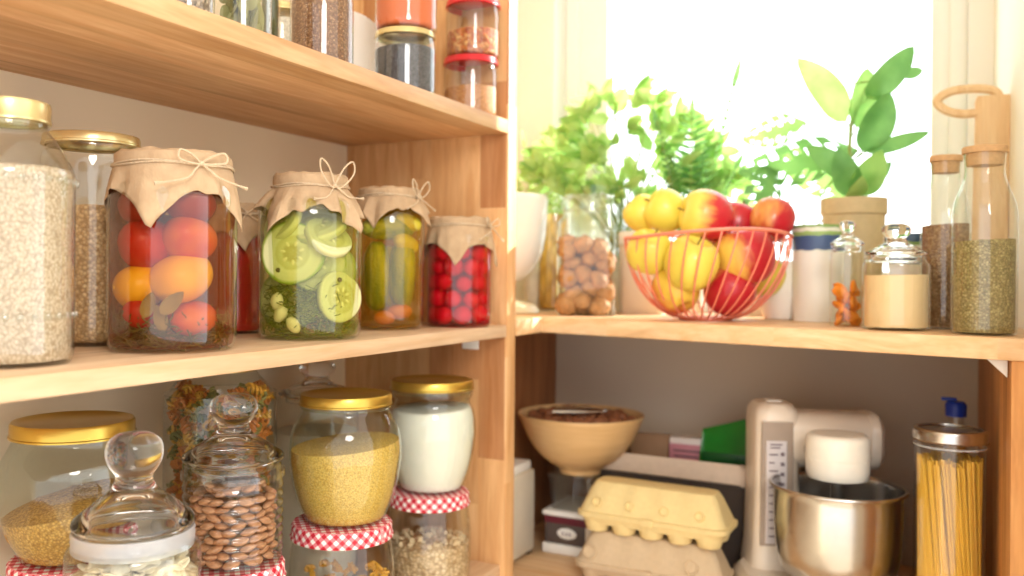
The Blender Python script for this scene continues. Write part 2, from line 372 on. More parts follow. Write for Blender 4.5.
# the worktop board
board('counter_board', prism([(XW, YP+.0385), (XF, YP+.0385), (XF, 1.652), (.150, 1.460), (.150, 1.474), (.0785, YW), (XW, YW)], ZM0, ZR, .002), M['wood_x'],
      'pine worktop board under the window carrying the fruit basket and jars', 'worktop')
board('shelf_board', prism([(-.88, 1.56), (.078, 1.48), (.06, YW), (-.88, YW)], ZL-.025, ZL, .002), M['wood_x'], 'low pine shelf board under the worktop carrying mixer and egg cartons')
board('side_panel', prism([(-.90, 1.62), (-.88, 1.62), (-.88, YW), (-.90, YW)], ZL-.025, ZM0, .001), M['wood_zy'], 'dark brown wooden cabinet side behind the tall upright panel', 'panel')
board('side_panel', prism([(.080, 1.478), (.149, 1.478), (.078, YW), (.056, YW)], 0, ZM0, .001), M['wood_zr'], 'pine cabinet side panel at the right end under the worktop', 'panel')
# small supports
def bracket(loc, rz, label, s=1):
    e = empty('shelf_bracket', loc, rz); tag(e, label, 'bracket')
    mk('plate', bevel_box(-.022*s, .022*s, 0, .003, -.032*s, 0, .001), M['white'], e)
    bm = prism([(-.022*s, 0), (.022*s, 0), (.012*s, -.018*s), (-.012*s, -.018*s)], -.003, 0, .0005)
    mk('flange', bm, M['white'], e)
p, t = spot(481, Y=YP-.002)
bracket((-.80, YP-.001, ZM0-.0005), pi, 'white plastic shelf support under the middle shelf against the upright panel', .8)
e = empty('shelf_bracket', (.0770, 1.51, ZM0)); tag(e, 'white triangular corner support under the right end of the worktop', 'bracket')
mk('plate', xf(prism([(0, 0), (.028, 0), (.028, -.028)], -.012, 0, .001), Matrix.Rotation(pi/2, 4, 'X')), M['white'], e, loc=(-.028, 0, 0))

# ------------------------------------------------------------------ jar parts
def pf_barrel(R, H, nr=.72, sh=.80, nk=.9, foot=.9, lip=True):
    p = [(0, .004), (R*foot*.8, .004), (R*foot, 0), (R*.985, H*.035), (R, H*.09), (R, H*(sh-.06)), (R*.995, H*sh), (R*(nr*.45+.55), H*(sh*.45+nk*.55)), (R*nr*1.02, H*nk), (R*nr, H*nk+.003)]
    p += [(R*nr, H-.004), (R*nr*1.03, H-.002), (R*nr, H)] if lip else [(R*nr, H)]
    return p
def glass_body(e, prof, mat=None, name='glass_body', seg=56): return mk(name, lathe(prof, seg), mat or M['glass'], e, ang=60)
def metal_lid(e, R, z, h, mat, name='lid', sink=True):
    p = [(R*.94, z-h), (R*1.02, z-h+.001), (R*1.02, z-h+.003), (R, z-h+.004), (R, z-.003), (R*.975, z), (R*.9, z+.0005), (R*.86, z-.0015 if sink else z+.001), (0, z-.0015 if sink else z+.001)]
    return mk(name, lathe(p, 56), mat, e, ang=50)
def ginghamlid(e, R, z, h):
    prof = [(R*.93, z-h), (R*1.02, z-h+.001), (R*1.03, z-h+.004), (R*1.0, z-h+.006), (R*1.0, z-.004), (R*.96, z), (R*.5, z+.0004), (0, z+.0004)]
    V, Fs, UV = lathe(prof, 64); n = 64; UV2 = []
    for (x, y, zc), (a, arc) in zip(V, UV):
        UV2.append((a*R, zc) if zc < z-.002 else (x+.3, y+.3))
    # split top so the cloth print does not smear
    side = lathe(prof[:6], 64); sUV = [(a*R, arc) for a, arc in side[2]]
    o = mk('lid', (side[0], side[1], sUV), M['gingham'], e, ang=50)
    top = lathe(prof[5:], 64); mk('lid_top', (top[0], top[1], [(v[0], v[1]) for v in top[0]]), M['gingham'], o)
    return o
def content(name, label, cat, prof_R, z0, h, mat, loc, slope=0, bumpy=.002, sdir_=0, seg=40, kind='stuff', prof=None, dome=0):
    """a mass of grains filling a jar up to height h, its top sloping"""
    V, Fs = [], []; R = prof_R
    lv = prof or [(R*.86, 0), (R*.97, .03), (R, .1), (R, 1)]
    rings = []
    for i, (r, f) in enumerate(lv):
        rings.append(len(V))
        for k in range(seg):
            a = 2*pi*k/seg; zt = h+slope*cos(a-sdir_)*r/R
            z = zt*f if f < 1 else zt+random.uniform(-1, 1)*bumpy*.5
            V.append((r*cos(a), r*sin(a), z))
    for A, B in zip(rings, rings[1:]):
        for k in range(seg): Fs.append((A+k, A+(k+1) % seg, B+(k+1) % seg, B+k))
    last = rings[-1]; Rt = lv[-1][0]
    for q in (.85, .65, .45, .22):
        cur = len(V)
        for k in range(seg):
            a = 2*pi*k/seg; V.append((Rt*q*cos(a), Rt*q*sin(a), h+slope*cos(a-sdir_)*q*Rt/R+dome*(1-q*q)+random.uniform(-1, 1)*bumpy))
        for k in range(seg): Fs.append((last+k, last+(k+1) % seg, cur+(k+1) % seg, cur+k))
        last = cur
    V.append((0, 0, h+dome)); c = len(V)-1
    for k in range(seg): Fs.append((last+k, last+(k+1) % seg, c))
    b = len(V); V.append((0, 0, 0))
    for k in range(seg): Fs.append((rings[0]+(k+1) % seg, rings[0]+k, b))
    o = mk(name, (V, Fs), mat, None, ang=70, loc=(loc[0], loc[1], loc[2]+z0)); return tag(o, label, cat, kind=kind)

def paper_cover(e, R, H, rot, seed, L0=.045, sq=1.0, drop=.016, crumple=.006, flare=.42, Rg=None):
    """square of kraft paper tied over the jar mouth: flat top, gathered band, pointed skirt"""
    rg = random.Random(seed); seg = 96; V, Fs = [], []; rings = []
    side = (Rg or R)+L0+drop; half = side*.98*sq
    def wr(a, k, s):
        f = lambda x: 1-2*abs(((x/pi) % 2)-1)
        return f(a*7+s)*.45+f(a*11+s*2.1+.4*sin(a*2+s))*.40+f(a*17+s*.7)*.3
    def addring(f):
        rings.append(len(V))
        for i in range(seg): V.append(f(2*pi*i/seg))
    for q in (.3, .6, .85, .97): addring(lambda a, q=q: (R*q*cos(a), R*q*sin(a), H+.0015+.0022*wr(a, 0, seed+q*2)*q))
    addring(lambda a: (R*1.03*cos(a), R*1.03*sin(a), H-.002+.0008*wr(a, 0, seed)))
    addring(lambda a: ((R*1.035+.0024*wr(a, 0, seed))*cos(a), (R*1.035+.0012*wr(a, 0, seed))*sin(a), H-drop*.5))
    addring(lambda a: ((R*1.03+.0005*wr(a, 0, seed+1))*cos(a), (R*1.03+.0005*wr(a, 0, seed+1))*sin(a), H-drop))
    n = 9
    for j in range(1, n+1):
        u = j/n
        def f(a, u=u):
            b = a-rot; sqr = half/max(abs(cos(b)), abs(sin(b)))
            Lk = max(.014, sqr-R-drop); s = Lk*u
            rr = R*1.03+flare*s*(1-.35*u)+crumple*wr(a, 0, seed+2)*u**.8+.002*u
            return (rr*cos(a), rr*sin(a), H-drop-s*(1-.5*flare*flare)+.5*crumple*wr(a*1.3, 0, seed+4)*u)
        addring(f)
    for A, B in zip(rings, rings[1:]):
        for k in range(seg): Fs.append((A+k, A+(k+1) % seg, B+(k+1) % seg, B+k))
    V.append((0, 0, H+.001)); c = len(V)-1
    for k in range(seg): Fs.append((rings[0]+(k+1) % seg, rings[0]+k, c))
    o = mk('paper_cover', (V, Fs), M['kraft'], e, ang=32); sm = o.modifiers.new('thickness', 'SOLIDIFY'); sm.thickness = .0006
    return o
def twine(e, R, H, a, seed, bow=1.0, drop=.016, up=.0):
    rg = random.Random(seed); parts = []
    for k, dz in enumerate((0, .0022)):
        parts.append(tube([((R*1.045+.0015)*cos(q*2*pi/60), (R*1.045+.0015)*sin(q*2*pi/60), H-drop+dz+.0012*sin(q*.4+k)) for q in range(60)], .0011, 5, True))
    c = Vector((cos(a), sin(a), 0)); s = Vector((-sin(a), cos(a), 0)); P = c*(R*1.05+.003)+Vector((0, 0, H-drop+.001))
    parts.append(([P+Vector(v)*1 for v in ellipsoid(.004, .004, .0035, 8, 6)[0]], ellipsoid(.004, .004, .0035, 8, 6)[1]))
    b = bow*.021
    for sg in (1, -1):
        z1 = up if up else 0
        parts.append(tube(spl([P, P+s*sg*b*.5+UP*(b*.35+z1)+c*b*.15, P+s*sg*b*1.05+UP*(b*.5+z1*1.4)+c*b*.2, P+s*sg*b*1.1+UP*(b*.1+z1)+c*b*.25, P+s*sg*b*.4-UP*b*.05+c*b*.15, P]), .0013, 5))
        parts.append(tube(spl([P, P+s*sg*b*.35-UP*b*.3+c*b*.2, P+s*sg*b*.8-UP*b*(.45+.3*rg.random())+c*b*.3, P+s*sg*b*(1.5+.9*rg.random())-UP*b*(.5+.6*rg.random())+c*b*.15]), [.0012]*17+[.0018, .0024], 5))
    return mk('twine', merge(*parts), M['twine'], e)

def facing(loc): return math.atan2(-loc[1], -loc[0])      # angle from an object towards the camera
def L3(p, z): return Vector((p.x, p.y, z))

def pack_ring(n_layers, R, r, z0, dz, rg, jitter=.2, rings=2):
    out = []
    for L in range(n_layers):
        for q in range(rings):
            rr = R-r*1.05-q*r*1.9
            if rr < 0: continue
            n = max(1, int(2*pi*rr/(r*2.05)))
            for k in range(n):
                a = 2*pi*(k+.5*(L % 2)+rg.uniform(-jitter, jitter)*.4)/n
                out.append((rr*cos(a), rr*sin(a), z0+L*dz+rg.uniform(-1, 1)*dz*jitter*.5))
    return out
def scatter(proto, pts, base, rg, rots=True, sc=.12, facecam=None):
    """proto is already placed as the first; the rest are copies sharing its mesh"""
    first = True; made = []
    for p in pts:
        o = proto if first else proto.copy()
        if not first: link(o)
        first = False; o.location = Vector(base)+Vector(p)
        if rots: o.rotation_euler = (rg.uniform(0, 6.3), rg.uniform(0, 6.3), rg.uniform(0, 6.3))
        s = 1+rg.uniform(-sc, sc); o.scale = (s, s, s); made.append(o)
    return made

def inside(jp, z0, z1, d=.0035):
    """inner fill profile: fraction pairs from a jar outline, between heights"""
    out = []
    for r, z in jp:
        if r > d and z0 <= z < z1: out.append((r-d, z))
    rt = None
    for (ra, za), (rb, zb) in zip(jp, jp[1:]):
        if za <= z1 < zb: rt = ra+(rb-ra)*(z1-za)/(zb-za)-d
    if rt: out.append((rt, z1))
    return out
def fill(name, label, cat, jp, z0, z1, mat, loc, slope=0, sd_=0, bumpy=.002, dome=0, seg=40):
    pr = inside(jp, z0, z1); R = pr[-1][0]; V, Fs = [], []; rings = []
    hb = pr[-1][1]
    for r, z in pr:
        rings.append(len(V)); k_ = max(0, (z-z0)/(hb-z0))
        for k in range(seg):
            a = 2*pi*k/seg; V.append((r*cos(a), r*sin(a), z+slope*cos(a-sd_)*k_))
    for q in (.85, .65, .45, .22):
        rings.append(len(V))
        for k in range(seg):
            a = 2*pi*k/seg; V.append((R*q*cos(a), R*q*sin(a), hb+slope*cos(a-sd_)*q+dome*(1-q*q)+random.uniform(-1, 1)*bumpy))
    for A, B in zip(rings, rings[1:]):
        for k in range(seg): Fs.append((A+k, A+(k+1) % seg, B+(k+1) % seg, B+k))
    V.append((0, 0, hb+dome)); c = len(V)-1; last = rings[-1]
    for k in range(seg): Fs.append((last+k, last+(k+1) % seg, c))
    V.append((0, 0, pr[0][1])); c = len(V)-1
    for k in range(seg): Fs.append((rings[0]+(k+1) % seg, rings[0]+k, c))
    return tag(mk(name, (V, Fs), mat, None, ang=70, loc=loc), label, cat, kind='stuff')

def leaf(P0, P1, w, bend=.15, fold=.25, side=None, n=9, tip=1.0, wav=0):
    P0, P1 = Vector(P0), Vector(P1); ax = P1-P0; L = ax.length; T = ax/L
    sd = side or T.cross(Vector((random.uniform(-.5, .5), random.uniform(-1, -.2), random.uniform(.1, 1)))); sd = sd.normalized(); nm = T.cross(sd).normalized(); V, Fs = [], []
    for i in range(n+1):
        u = i/n; ww = w*(sin(pi*min(1, u**.85))**.62)*(1-.15*u*tip) if 0 < u < 1 else .0006
        c = P0+T*(L*u)+nm*(bend*L*sin(u*pi))
        for k in (-1, -.5, 0, .5, 1): V.append(c+sd*(ww*k)+nm*(fold*ww*abs(k)+wav*w*sin(u*14+k*2)*abs(k)))
    for i in range(n):
        for k in range(4): a = i*5+k; Fs.append((a, a+1, a+6, a+5))
    return V, Fs

# ================================================================== MIDDLE SHELF (left)
def jar_at(px, X, wpx, ytop, zb, name, label, cat='jar'):
    p, t = spot(px, X=X); e = empty(name, (p.x, p.y, zb)); tag(e, label, cat)
    return e, p, t, rad(wpx, px, t), zz(px, ytop, t)-zb
def thread_neck(R, z): return ring(R, z, .0016, 48, 5)

# big rice jar
e, p, t, R, H = jar_at(8, -.83, 139, 103, ZM1, 'rice_jar', 'big glass jar of white rice with pale gold lid, leftmost on the middle shelf')
nr = .575
prof = smoothprof([(0, .004), (R*.8, .004), (R*.93, .001), (R*.995, .012), (R, .03), (R, H*.40)], 2)+smoothprof([(R, H*.60), (R, H*.70), (R*.985, H*.735), (R*.90, H*.78), (R*.77, H*.835), (R*.65, H*.878), (R*nr, H*.905), (R*nr, H*.985)], 3)
b = glass_body(e, prof, M['thick'])
for k in range(3): mk('neck_thread', thread_neck(R*nr+.0005, H*(.915+.012*k)), M['glass'], b)
for zb_ in (H*.19, H*.70):
    mk('embossed_band', merge(*[mv(ellipsoid(.0035, .0035, .0045, 8, 6), (R+.0002)*cos(a), (R+.0002)*sin(a), zb_) for a in [2*pi*i/30 for i in range(30)]]), M['glass'], b)
metal_lid(e, R*nr+.003, H, .021, M['palegold'])
M['rice'] = grain_mat('white_rice', [(222, 204, 178), (208, 188, 160), (216, 196, 168), (194, 170, 138)], 400, (1, 1, .75), .3)
fill('rice', 'white rice filling the big jar at the left edge', 'rice', prof, .004, H*.735, M['rice'], (p.x, p.y, ZM1), .003, 0, .0015, .006)

# second jar behind
e, p, t, R, H = jar_at(91, -.975, 102, 137, ZM1, 'grain_jar', 'tall glass jar half full of tan grain, standing behind between rice and peppers')
glass_body(e, smoothprof([(0, .004), (R*.8, .004), (R*.95, .001), (R, .015), (R, .04)], 2)+smoothprof([(R, H*.72), (R, H*.86), (R*.96, H*.91), (R*.9, H*.93), (R*.9, H*.985)], 3))
metal_lid(e, R*.98, H, .014, M['palegold'])
M['tan'] = grain_mat('tan_grain', [(214, 178, 128), (196, 156, 104), (228, 196, 148)], 240, bump=.5)
content('barley', 'tan barley grains inside the jar behind the rice', 'grain', R-.003, .005, H*.63, M['tan'], (p.x, p.y, ZM1), .003)

def fruit_mat(name, a, b, sc=14, axis=None, rough=.25):
    n = NT(name); v = n.obj(); c = n.mix(n.ramp(n.noise(v, sc, 2), [(.35, (0, 0, 0)), (.65, (1., 1., 1.))]), srgb(a), srgb(b))
    return n.end(n.bsdf(c, rough, spec=.4))
TOM = lambda p: (1+.05*cos(3*math.atan2(p.y, p.x))*(1-abs(p.z))-.10*max(0, p.z)**6)
def clampjar(P, p, mx_):
    c2 = Vector((P.x-p.x, P.y-p.y, 0))
    if c2.length > mx_: c2 = c2.normalized()*mx_
    return Vector((p.x, p.y, P.z))+c2
def in_jar(px, py, t, off): return at(px, py, t-off)
def dillish(R, h, n, rg, mat, name, label, loc, cat='herbs'):
    parts = []
    for k in range(n):
        a = rg.uniform(0, 6.28); r0 = R*sqrt(rg.uniform(.25, 1)); P = Vector((r0*cos(a), r0*sin(a), rg.uniform(.004, h)))
        dirn = Vector((rg.uniform(-1, 1), rg.uniform(-1, 1), rg.uniform(-.5, .8))).normalized()
        pts = [P+dirn*.006*i+Vector((rg.uniform(-1, 1), rg.uniform(-1, 1), rg.uniform(-1, 1)))*.0012 for i in range(4)]
        pts = [Vector((q.x, q.y, max(.003, q.z))) if math.hypot(q.x, q.y) < R else Vector((q.x*R/math.hypot(q.x, q.y), q.y*R/math.hypot(q.x, q.y), max(.003, q.z))) for q in pts]
        parts.append(tube(pts, .0008, 4))
    return tag(mk(name, merge(*parts), mat, None, loc=loc), label, cat, kind='stuff')

# jar of pickled tomatoes/peppers
e, p, t, R, H = jar_at(173, -.825, 131, 158, ZM1, 'pickle_jar', 'glass jar of pickled red and yellow tomatoes under folded brown paper, nearest the rice')
KR = R*.80
jp = smoothprof([(0, .004), (R*.8, .004), (R*.92, .001), (R*.99, .012), (R, .028)], 3)+smoothprof([(R, H*.5), (R, H*.74), (R*.985, H*.8), (R*.93, H*.85), (R*.84, H*.885), (R*.79, H*.91), (R*.79, H*.99)], 3)
glass_body(e, jp)
M['brine_amber'] = brine_mat('amber_brine', (.88, .72, .54), (164, 92, 48), .17)
bp = [(max(0, r-.0035) if r > 0 else 0, min(max(z, .006), H*.885)) for r, z in jp if z < H*.89]+[(0, H*.885)]
mk('brine', lathe(bp, 48), M['brine_amber'], e)
paper_cover(e, KR+.006, H+.002, facing(p)+.47, 3, .036, drop=.015, crumple=.0065, flare=.22)
twine(e, KR+.006, H+.002, facing(p)+.42, 5, 1.25)
M['tom_red'] = fruit_mat('tomato_red', (168, 22, 16), (196, 40, 22)); M['tom_yel'] = fruit_mat('tomato_yellow', (244, 180, 16), (250, 200, 40))
M['tom_pink'] = fruit_mat('tomato_blush', (196, 44, 44), (222, 120, 48), 22); M['tom_dark'] = fruit_mat('tomato_dark', (128, 26, 22), (158, 48, 30))
tj = [('yellow', 188, 277, .045, .040, .036, .031, 'tom_yel', 'large yellow pickled tomato at the middle of the tomato jar'),
      ('y2', 130, 287, .034, .031, .031, .028, 'tom_yel', 'yellow pickled tomato low on the left side of the tomato jar'),
      ('r1', 134, 243, .040, .033, .034, .031, 'tom_red', 'red pickled tomato on the left side of the tomato jar'),
      ('p1', 199, 238, .040, .033, .037, .028, 'tom_pink', 'blushed yellow and pink pickled tomato upper right in the tomato jar'),
      ('d1', 138, 204, .036, .030, .030, .025, 'tom_dark', 'dark red pickled tomato at the top left of the tomato jar'),
      ('d2', 196, 204, .036, .031, .031, .022, 'tom_dark', 'dark red pickled tomato under the paper at the right of the tomato jar'),
      ('r2', 200, 318, .030, .028, .034, .021, 'tom_pink', 'small pinkish red pickled tomato low on the right of the tomato jar'),
      ('r3', 140, 313, .040, .020, .020, .018, 'tom_red', 'small red pickled tomato in the herbs at the jar bottom'),
      ('b1', 166, 240, -.035, .034, .034, .034, 'tom_red', 'red pickled tomato at the back of the tomato jar'),
      ('b2', 168, 290, -.03, .034, .034, .034, 'tom_dark', 'dark pickled tomato at the back of the jar bottom')]
for k, (n_, x, y, off, a, b_, c, m_, lb) in enumerate(tj):
    P = in_jar(x, y, t, off); c2 = P-Vector((p.x, p.y, P.z)); mx_ = R-.0045-max(a, b_)
    if c2.xy.length > mx_: P = Vector((p.x, p.y, P.z))+c2.normalized()*mx_
    o = mk('pickled_tomato', ellipsoid(a, b_, c, 28, 18, TOM), M[m_], None, ang=80, loc=P, rot=(random.uniform(-.4, .4), random.uniform(-.4, .4), random.uniform(0, 3)))
    tag(o, lb, 'tomato', 'tomatoes in the first pickle jar')
M['dill'] = plain('pickled_dill', (112, 112, 40), .6, 0, .3, 80)
rg = random.Random(5)
dillish(R-.007, .042, 420, rg, M['dill'], 'dill', 'brown green dill at the bottom of the tomato jar', (p.x, p.y, ZM1))
for x, y, s in ((148, 305, .7), (172, 303, .8), (160, 318, .7)):
    P = in_jar(x, y, t, .062); 
    o = mk('bay_leaf', (lambda q: q)(leaf((0, 0, -.022*s), (0, 0, .022*s), .012*s, .12, .15, side=Vector((1, 0, 0)), n=12, wav=.05)), plain('pickled_leaf', (146, 128, 62), .5), None, loc=P, rot=(0, random.uniform(-.8, .8), facing(p)+pi/2))
    tag(o, 'olive brown leaf floating low in the tomato jar', 'leaf', 'leaves in the tomato jar')

# red jar behind with paper
e, p, t, R, H = jar_at(234, -.985, 62, 206, ZM1, 'sauce_jar', 'jar of dark red tomato sauce under paper, behind and between the tomato and courgette jars')
jp = smoothprof([(0, .004), (R*.8, .003), (R*.96, .002), (R, .02)], 2)+smoothprof([(R, H*.3), (R, H*.5), (R*.95, H*.68), (R*.8, H*.82), (R*.68, H*.9), (R*.68, H)], 3)
glass_body(e, jp); mk('tomato_sauce', lathe([(max(0, r-.003), min(max(z, .005), H*.86)) for r, z in jp]+[(0, H*.86)], 40), plain('tomato_sauce', (172, 34, 18), .3, 0, .15, 60), e)
paper_cover(e, R*.74, H+.002, facing(p)-.5, 8, .034, flare=.48, crumple=.004); twine(e, R*.74, H+.002, facing(p)+.5, 3, 1)

# courgette jar
e, p, t, R, H = jar_at(310, -.815, 104, 178, ZM1, 'pickle_jar', 'glass jar of sliced pickled courgettes tied with paper and a twine bow')
jp = smoothprof([(0, .004), (R*.8, .004), (R*.92, .001), (R*.99, .014), (R, .035)], 3)+smoothprof([(R, H*.5), (R, H*.72), (R*.98, H*.79), (R*.9, H*.845), (R*.76, H*.88), (R*.66, H*.905), (R*.64, H*.99)], 3)
glass_body(e, jp)
M['brine_green'] = brine_mat('green_brine', (.92, .92, .62), (176, 176, 66), .15)
mk('brine', lathe([(max(0, r-.0035) if r > 0 else 0, min(max(z, .006), H*.87)) for r, z in jp if z < H*.88]+[(0, H*.87)], 48), M['brine_green'], e)
paper_cover(e, R*.70, H+.002, facing(p)+.115, 11, .040, sq=1.0, drop=.018, crumple=.013, flare=.62)
twine(e, R*.70, H+.002, facing(p)+.62, 9, 1.25, .018, up=.016)
def slice_mat():
    n = NT('courgette_slice'); tcn = n.n('ShaderNodeTexCoord'); ln = n.n('ShaderNodeVectorMath', operation='LENGTH')
    ml = n.n('ShaderNodeVectorMath', operation='MULTIPLY'); n.l(tcn.outputs['Object'], ml.inputs[0]); ml.inputs[1].default_value = (1, 1, 0); n.l(ml.outputs[0], ln.inputs[0])
    sc = n.n('ShaderNodeMath', operation='MULTIPLY'); n.l(ln.outputs['Value'], sc.inputs[0]); sc.inputs[1].default_value = 1/.045
    nz = n.noise(n.obj(), 90, 2); ad2 = n.n('ShaderNodeMath', operation='MULTIPLY_ADD'); n.l(nz, ad2.inputs[0]); ad2.inputs[1].default_value = .10; n.l(sc.outputs[0], ad2.inputs[2])
    c = n.ramp(ad2.outputs[0], [(0, (190, 184, 120)), (.28, (180, 174, 104)), (.4, (202, 200, 138)), (.55, (192, 190, 120)), (.62, (212, 212, 156)), (.92, (204, 202, 146)), (1., (150, 170, 62))])
    return n.end(n.bsdf(c, .35, 0, n.bump(nz, .3, .002)))
M['slice'] = slice_mat(); M['skin'] = plain('courgette_skin', (132, 150, 52), .35, 0, .15, 30)
def slice_obj(P, r, rx, rz, label, th=.011, tilt=0, sq=1):
    P = clampjar(P, JC[0], JC[1]-.008-r*abs(sin(rz-math.atan2(P.y-JC[0].y, P.x-JC[0].x)))*.0)
    k_ = sqrt(max(.0, 1-((P.xy-JC[0].xy).length/(JC[1]-.006))**2)); r = min(r, max(.02, (JC[1]-.006)*k_)) if tilt < .4 else r
    prof = [(0, -th/2), (r*.94, -th/2), (r, -th/2+.002), (r, th/2-.002), (r*.94, th/2), (r*.90, th/2+.0002), (0, th/2+.0002)]
    v = lathe(prof, 36, fn=lambda a, z: 1+.03*cos(3*a))
    o = mk('courgette_slice', (v[0], v[1]), M['slice'], None, ang=60, loc=P)
    d = Vector((cos(rz)*cos(tilt), sin(rz)*cos(tilt), sin(tilt))); q = d.to_track_quat('Z', 'Y')
    o.rotation_euler = q.to_euler(); s = r/.045; o.scale = (sq, 1, 1)
    seeds = []
    for k in range(7):
        a = 2*pi*k/7+.3; seeds.append(mv(ellipsoid(.0042, .0022, .0008, 8, 5), 0, 0, 0)); 
        seeds[-1] = xf(seeds[-1], Matrix.Translation((cos(a)*r*.30, sin(a)*r*.30, th/2+.0003)) @ Matrix.Rotation(a, 4, 'Z'))
    mk('seeds', merge(*seeds), plain('courgette_seed', (232, 226, 170), .4), o)
    return tag(o, label, 'courgette', 'courgette slices in the pickle jar')
fc = facing(p); JC = (p, R)
slice_obj(in_jar(293, 253, t, .050), .045, 0, fc-.12, 'large round courgette slice facing out at the middle of the jar', tilt=.05)
slice_obj(in_jar(316, 262, t, .030), .042, 0, fc+.1, 'round courgette slice half hidden behind the large front slice')
slice_obj(in_jar(339, 297, t, .034), .040, 0, fc+.62, 'upright courgette slice against the glass at the lower right of the jar', tilt=.12)
slice_obj(in_jar(318, 226, t, .028), .040, 0, fc-.3, 'steeply tilted courgette slice at the top of the jar', tilt=.95)
slice_obj(in_jar(328, 238, t, .040), .036, 0, fc+.6, 'tilted courgette slice under the paper on the right', tilt=.75)
slice_obj(in_jar(283, 221, t, .036), .034, 0, fc-.9, 'courgette slice under the paper at the top left of the jar', tilt=.5)
slice_obj(in_jar(290, 300, t, -.01), .045, 0, fc, 'courgette slice deep in the dill at the jar back')
slice_obj(in_jar(326, 270, t, -.02), .045, 0, fc+.2, 'courgette slice standing at the jar back behind the others')
M['dillg'] = plain('pickled_dill_green', (128, 132, 30), .6, 0, .3, 80)
dillish(R-.008, .075, 620, rg, M['dillg'], 'dill', 'green dill heads at the bottom of the courgette jar', (p.x, p.y, ZM1))
for x, y, rr in ((277, 313, .5), (292, 324, -.6), (268, 300, .1)):
    o = mk('garlic_clove', ellipsoid(.009, .007, .015, 14, 10, lambda q: 1-.3*max(0, q.z)), plain('pickled_garlic', (236, 222, 186), .4), None, loc=clampjar(in_jar(x, y, t, .062), p, R-.013), rot=(0, rr, fc+pi/2))
    tag(o, 'white garlic clove low on the left in the courgette jar', 'garlic', 'garlic cloves in the courgette jar')
for x, y in ((353, 280), (274, 270)):
    o = mk('allspice_berry', ellipsoid(.0035, .0035, .0035, 10, 7), plain('allspice', (92, 70, 30), .5), None, loc=clampjar(in_jar(x, y, t, .064), p, R-.008))
    tag(o, 'small dark allspice berry against the glass of the courgette jar', 'berry', 'allspice in the courgette jar')

# cucumber jar
e, p, t, R, H = jar_at(389, -.84, 70, 191, ZM1, 'pickle_jar', 'glass jar of whole pickled gherkins under paper, between courgettes and red radishes')
jp = smoothprof([(0, .004), (R*.78, .004), (R*.9, .001), (R*.98, .014), (R, .03)], 3)+smoothprof([(R, H*.4), (R*1.01, H*.6), (R*1.0, H*.76), (R*.95, H*.83), (R*.85, H*.88), (R*.8, H*.91), (R*.8, H*.99)], 3)
glass_body(e, jp)
M['brine_y'] = brine_mat('yellow_brine', (.92, .83, .42), (206, 158, 52), .2)
mk('brine', lathe([(max(0, r-.0035) if r > 0 else 0, min(max(z, .006), H*.88)) for r, z in jp if z < H*.89]+[(0, H*.88)], 40), M['brine_y'], e)
paper_cover(e, R*.86, H+.002, facing(p)+.4, 14, .026, drop=.014, crumple=.009, flare=.50); twine(e, R*.86, H+.002, facing(p)+1.0, 21, 1.15, .014, up=.01)
M['gherkin'] = (lambda n: n.end(n.bsdf(n.mix(n.ramp(n.noise(n.obj(scale=(1, 1, .25)), 60, 3), [(.35, (0, 0, 0)), (.7, (1., 1., 1.))]), srgb((112, 128, 26)), srgb((186, 182, 62))), .35, 0, n.bump(n.noise(n.obj(), 220, 2), .7, .003))))(NT('gherkin_skin'))
M['gherkin_p'] = plain('gherkin_pale', (214, 196, 62), .35, 0, .15, 40)
def gherkin(P, r, L, rot, mat, label):
    o = mk('gherkin', ellipsoid(r, r*.96, L/2, 18, 22, lambda q: 1+.05*noise.noise(Vector((q.x*6, q.y*6, q.z*9)))+.22*(1-abs(q.z))*0+.25*abs(q.z)**2*(math.hypot(q.x, q.y))), mat, None, ang=80, loc=P, rot=rot)
    return tag(o, label, 'gherkin', 'gherkins in the pickle jar')
fc = facing(p)
for x, y, off, r, L, rot, mt, lb in (
    (374, 276, .028, .024, .112, (0, 0, 0), 'gherkin', 'upright green gherkin on the left of the gherkin jar'),
    (406, 272, .028, .023, .112, (0, .06, 0), 'gherkin', 'upright gherkin on the right of the gherkin jar'),
    (390, 276, .0, .020, .10, (0, 0, 0), 'gherkin_p', 'pale gherkin standing at the middle of the jar'),
    (388, 228, .028, .021, .085, (pi/2, 0, fc+pi/2+.2+pi/2), 'gherkin', 'dark green gherkin lying across the top of the jar'),
    (413, 222, .030, .014, .045, (1.2, .3, fc), 'gherkin_p', 'short yellow gherkin piece at the top right of the jar'),
    (412, 243, .036, .015, .045, (.9, .9, fc), 'gherkin_p', 'yellow gherkin piece under the lying gherkin'),
    (380, 280, -.03, .020, .10, (0, 0, 0), 'gherkin', 'gherkin standing at the back left of the jar'),
    (404, 280, -.028, .020, .10, (0, 0, 0), 'gherkin', 'gherkin standing at the back right of the jar')):
    gherkin(clampjar(in_jar(x, y, t, off), p, R-.005-r), r, L, rot, M[mt], lb)
for x, y, s in ((384, 318, 1), (402, 312, 1.1), (414, 312, .8)):
    o = mk('carrot_piece', ellipsoid(.018*s, .010, .012, 16, 10), plain('pickled_carrot', (214, 120, 52), .4), None, loc=clampjar(in_jar(x, y, t, .04), p, R-.024)); o.rotation_euler.z = fc+pi/2
    tag(o, 'orange carrot piece at the bottom of the gherkin jar', 'carrot', 'carrot pieces in the gherkin jar')

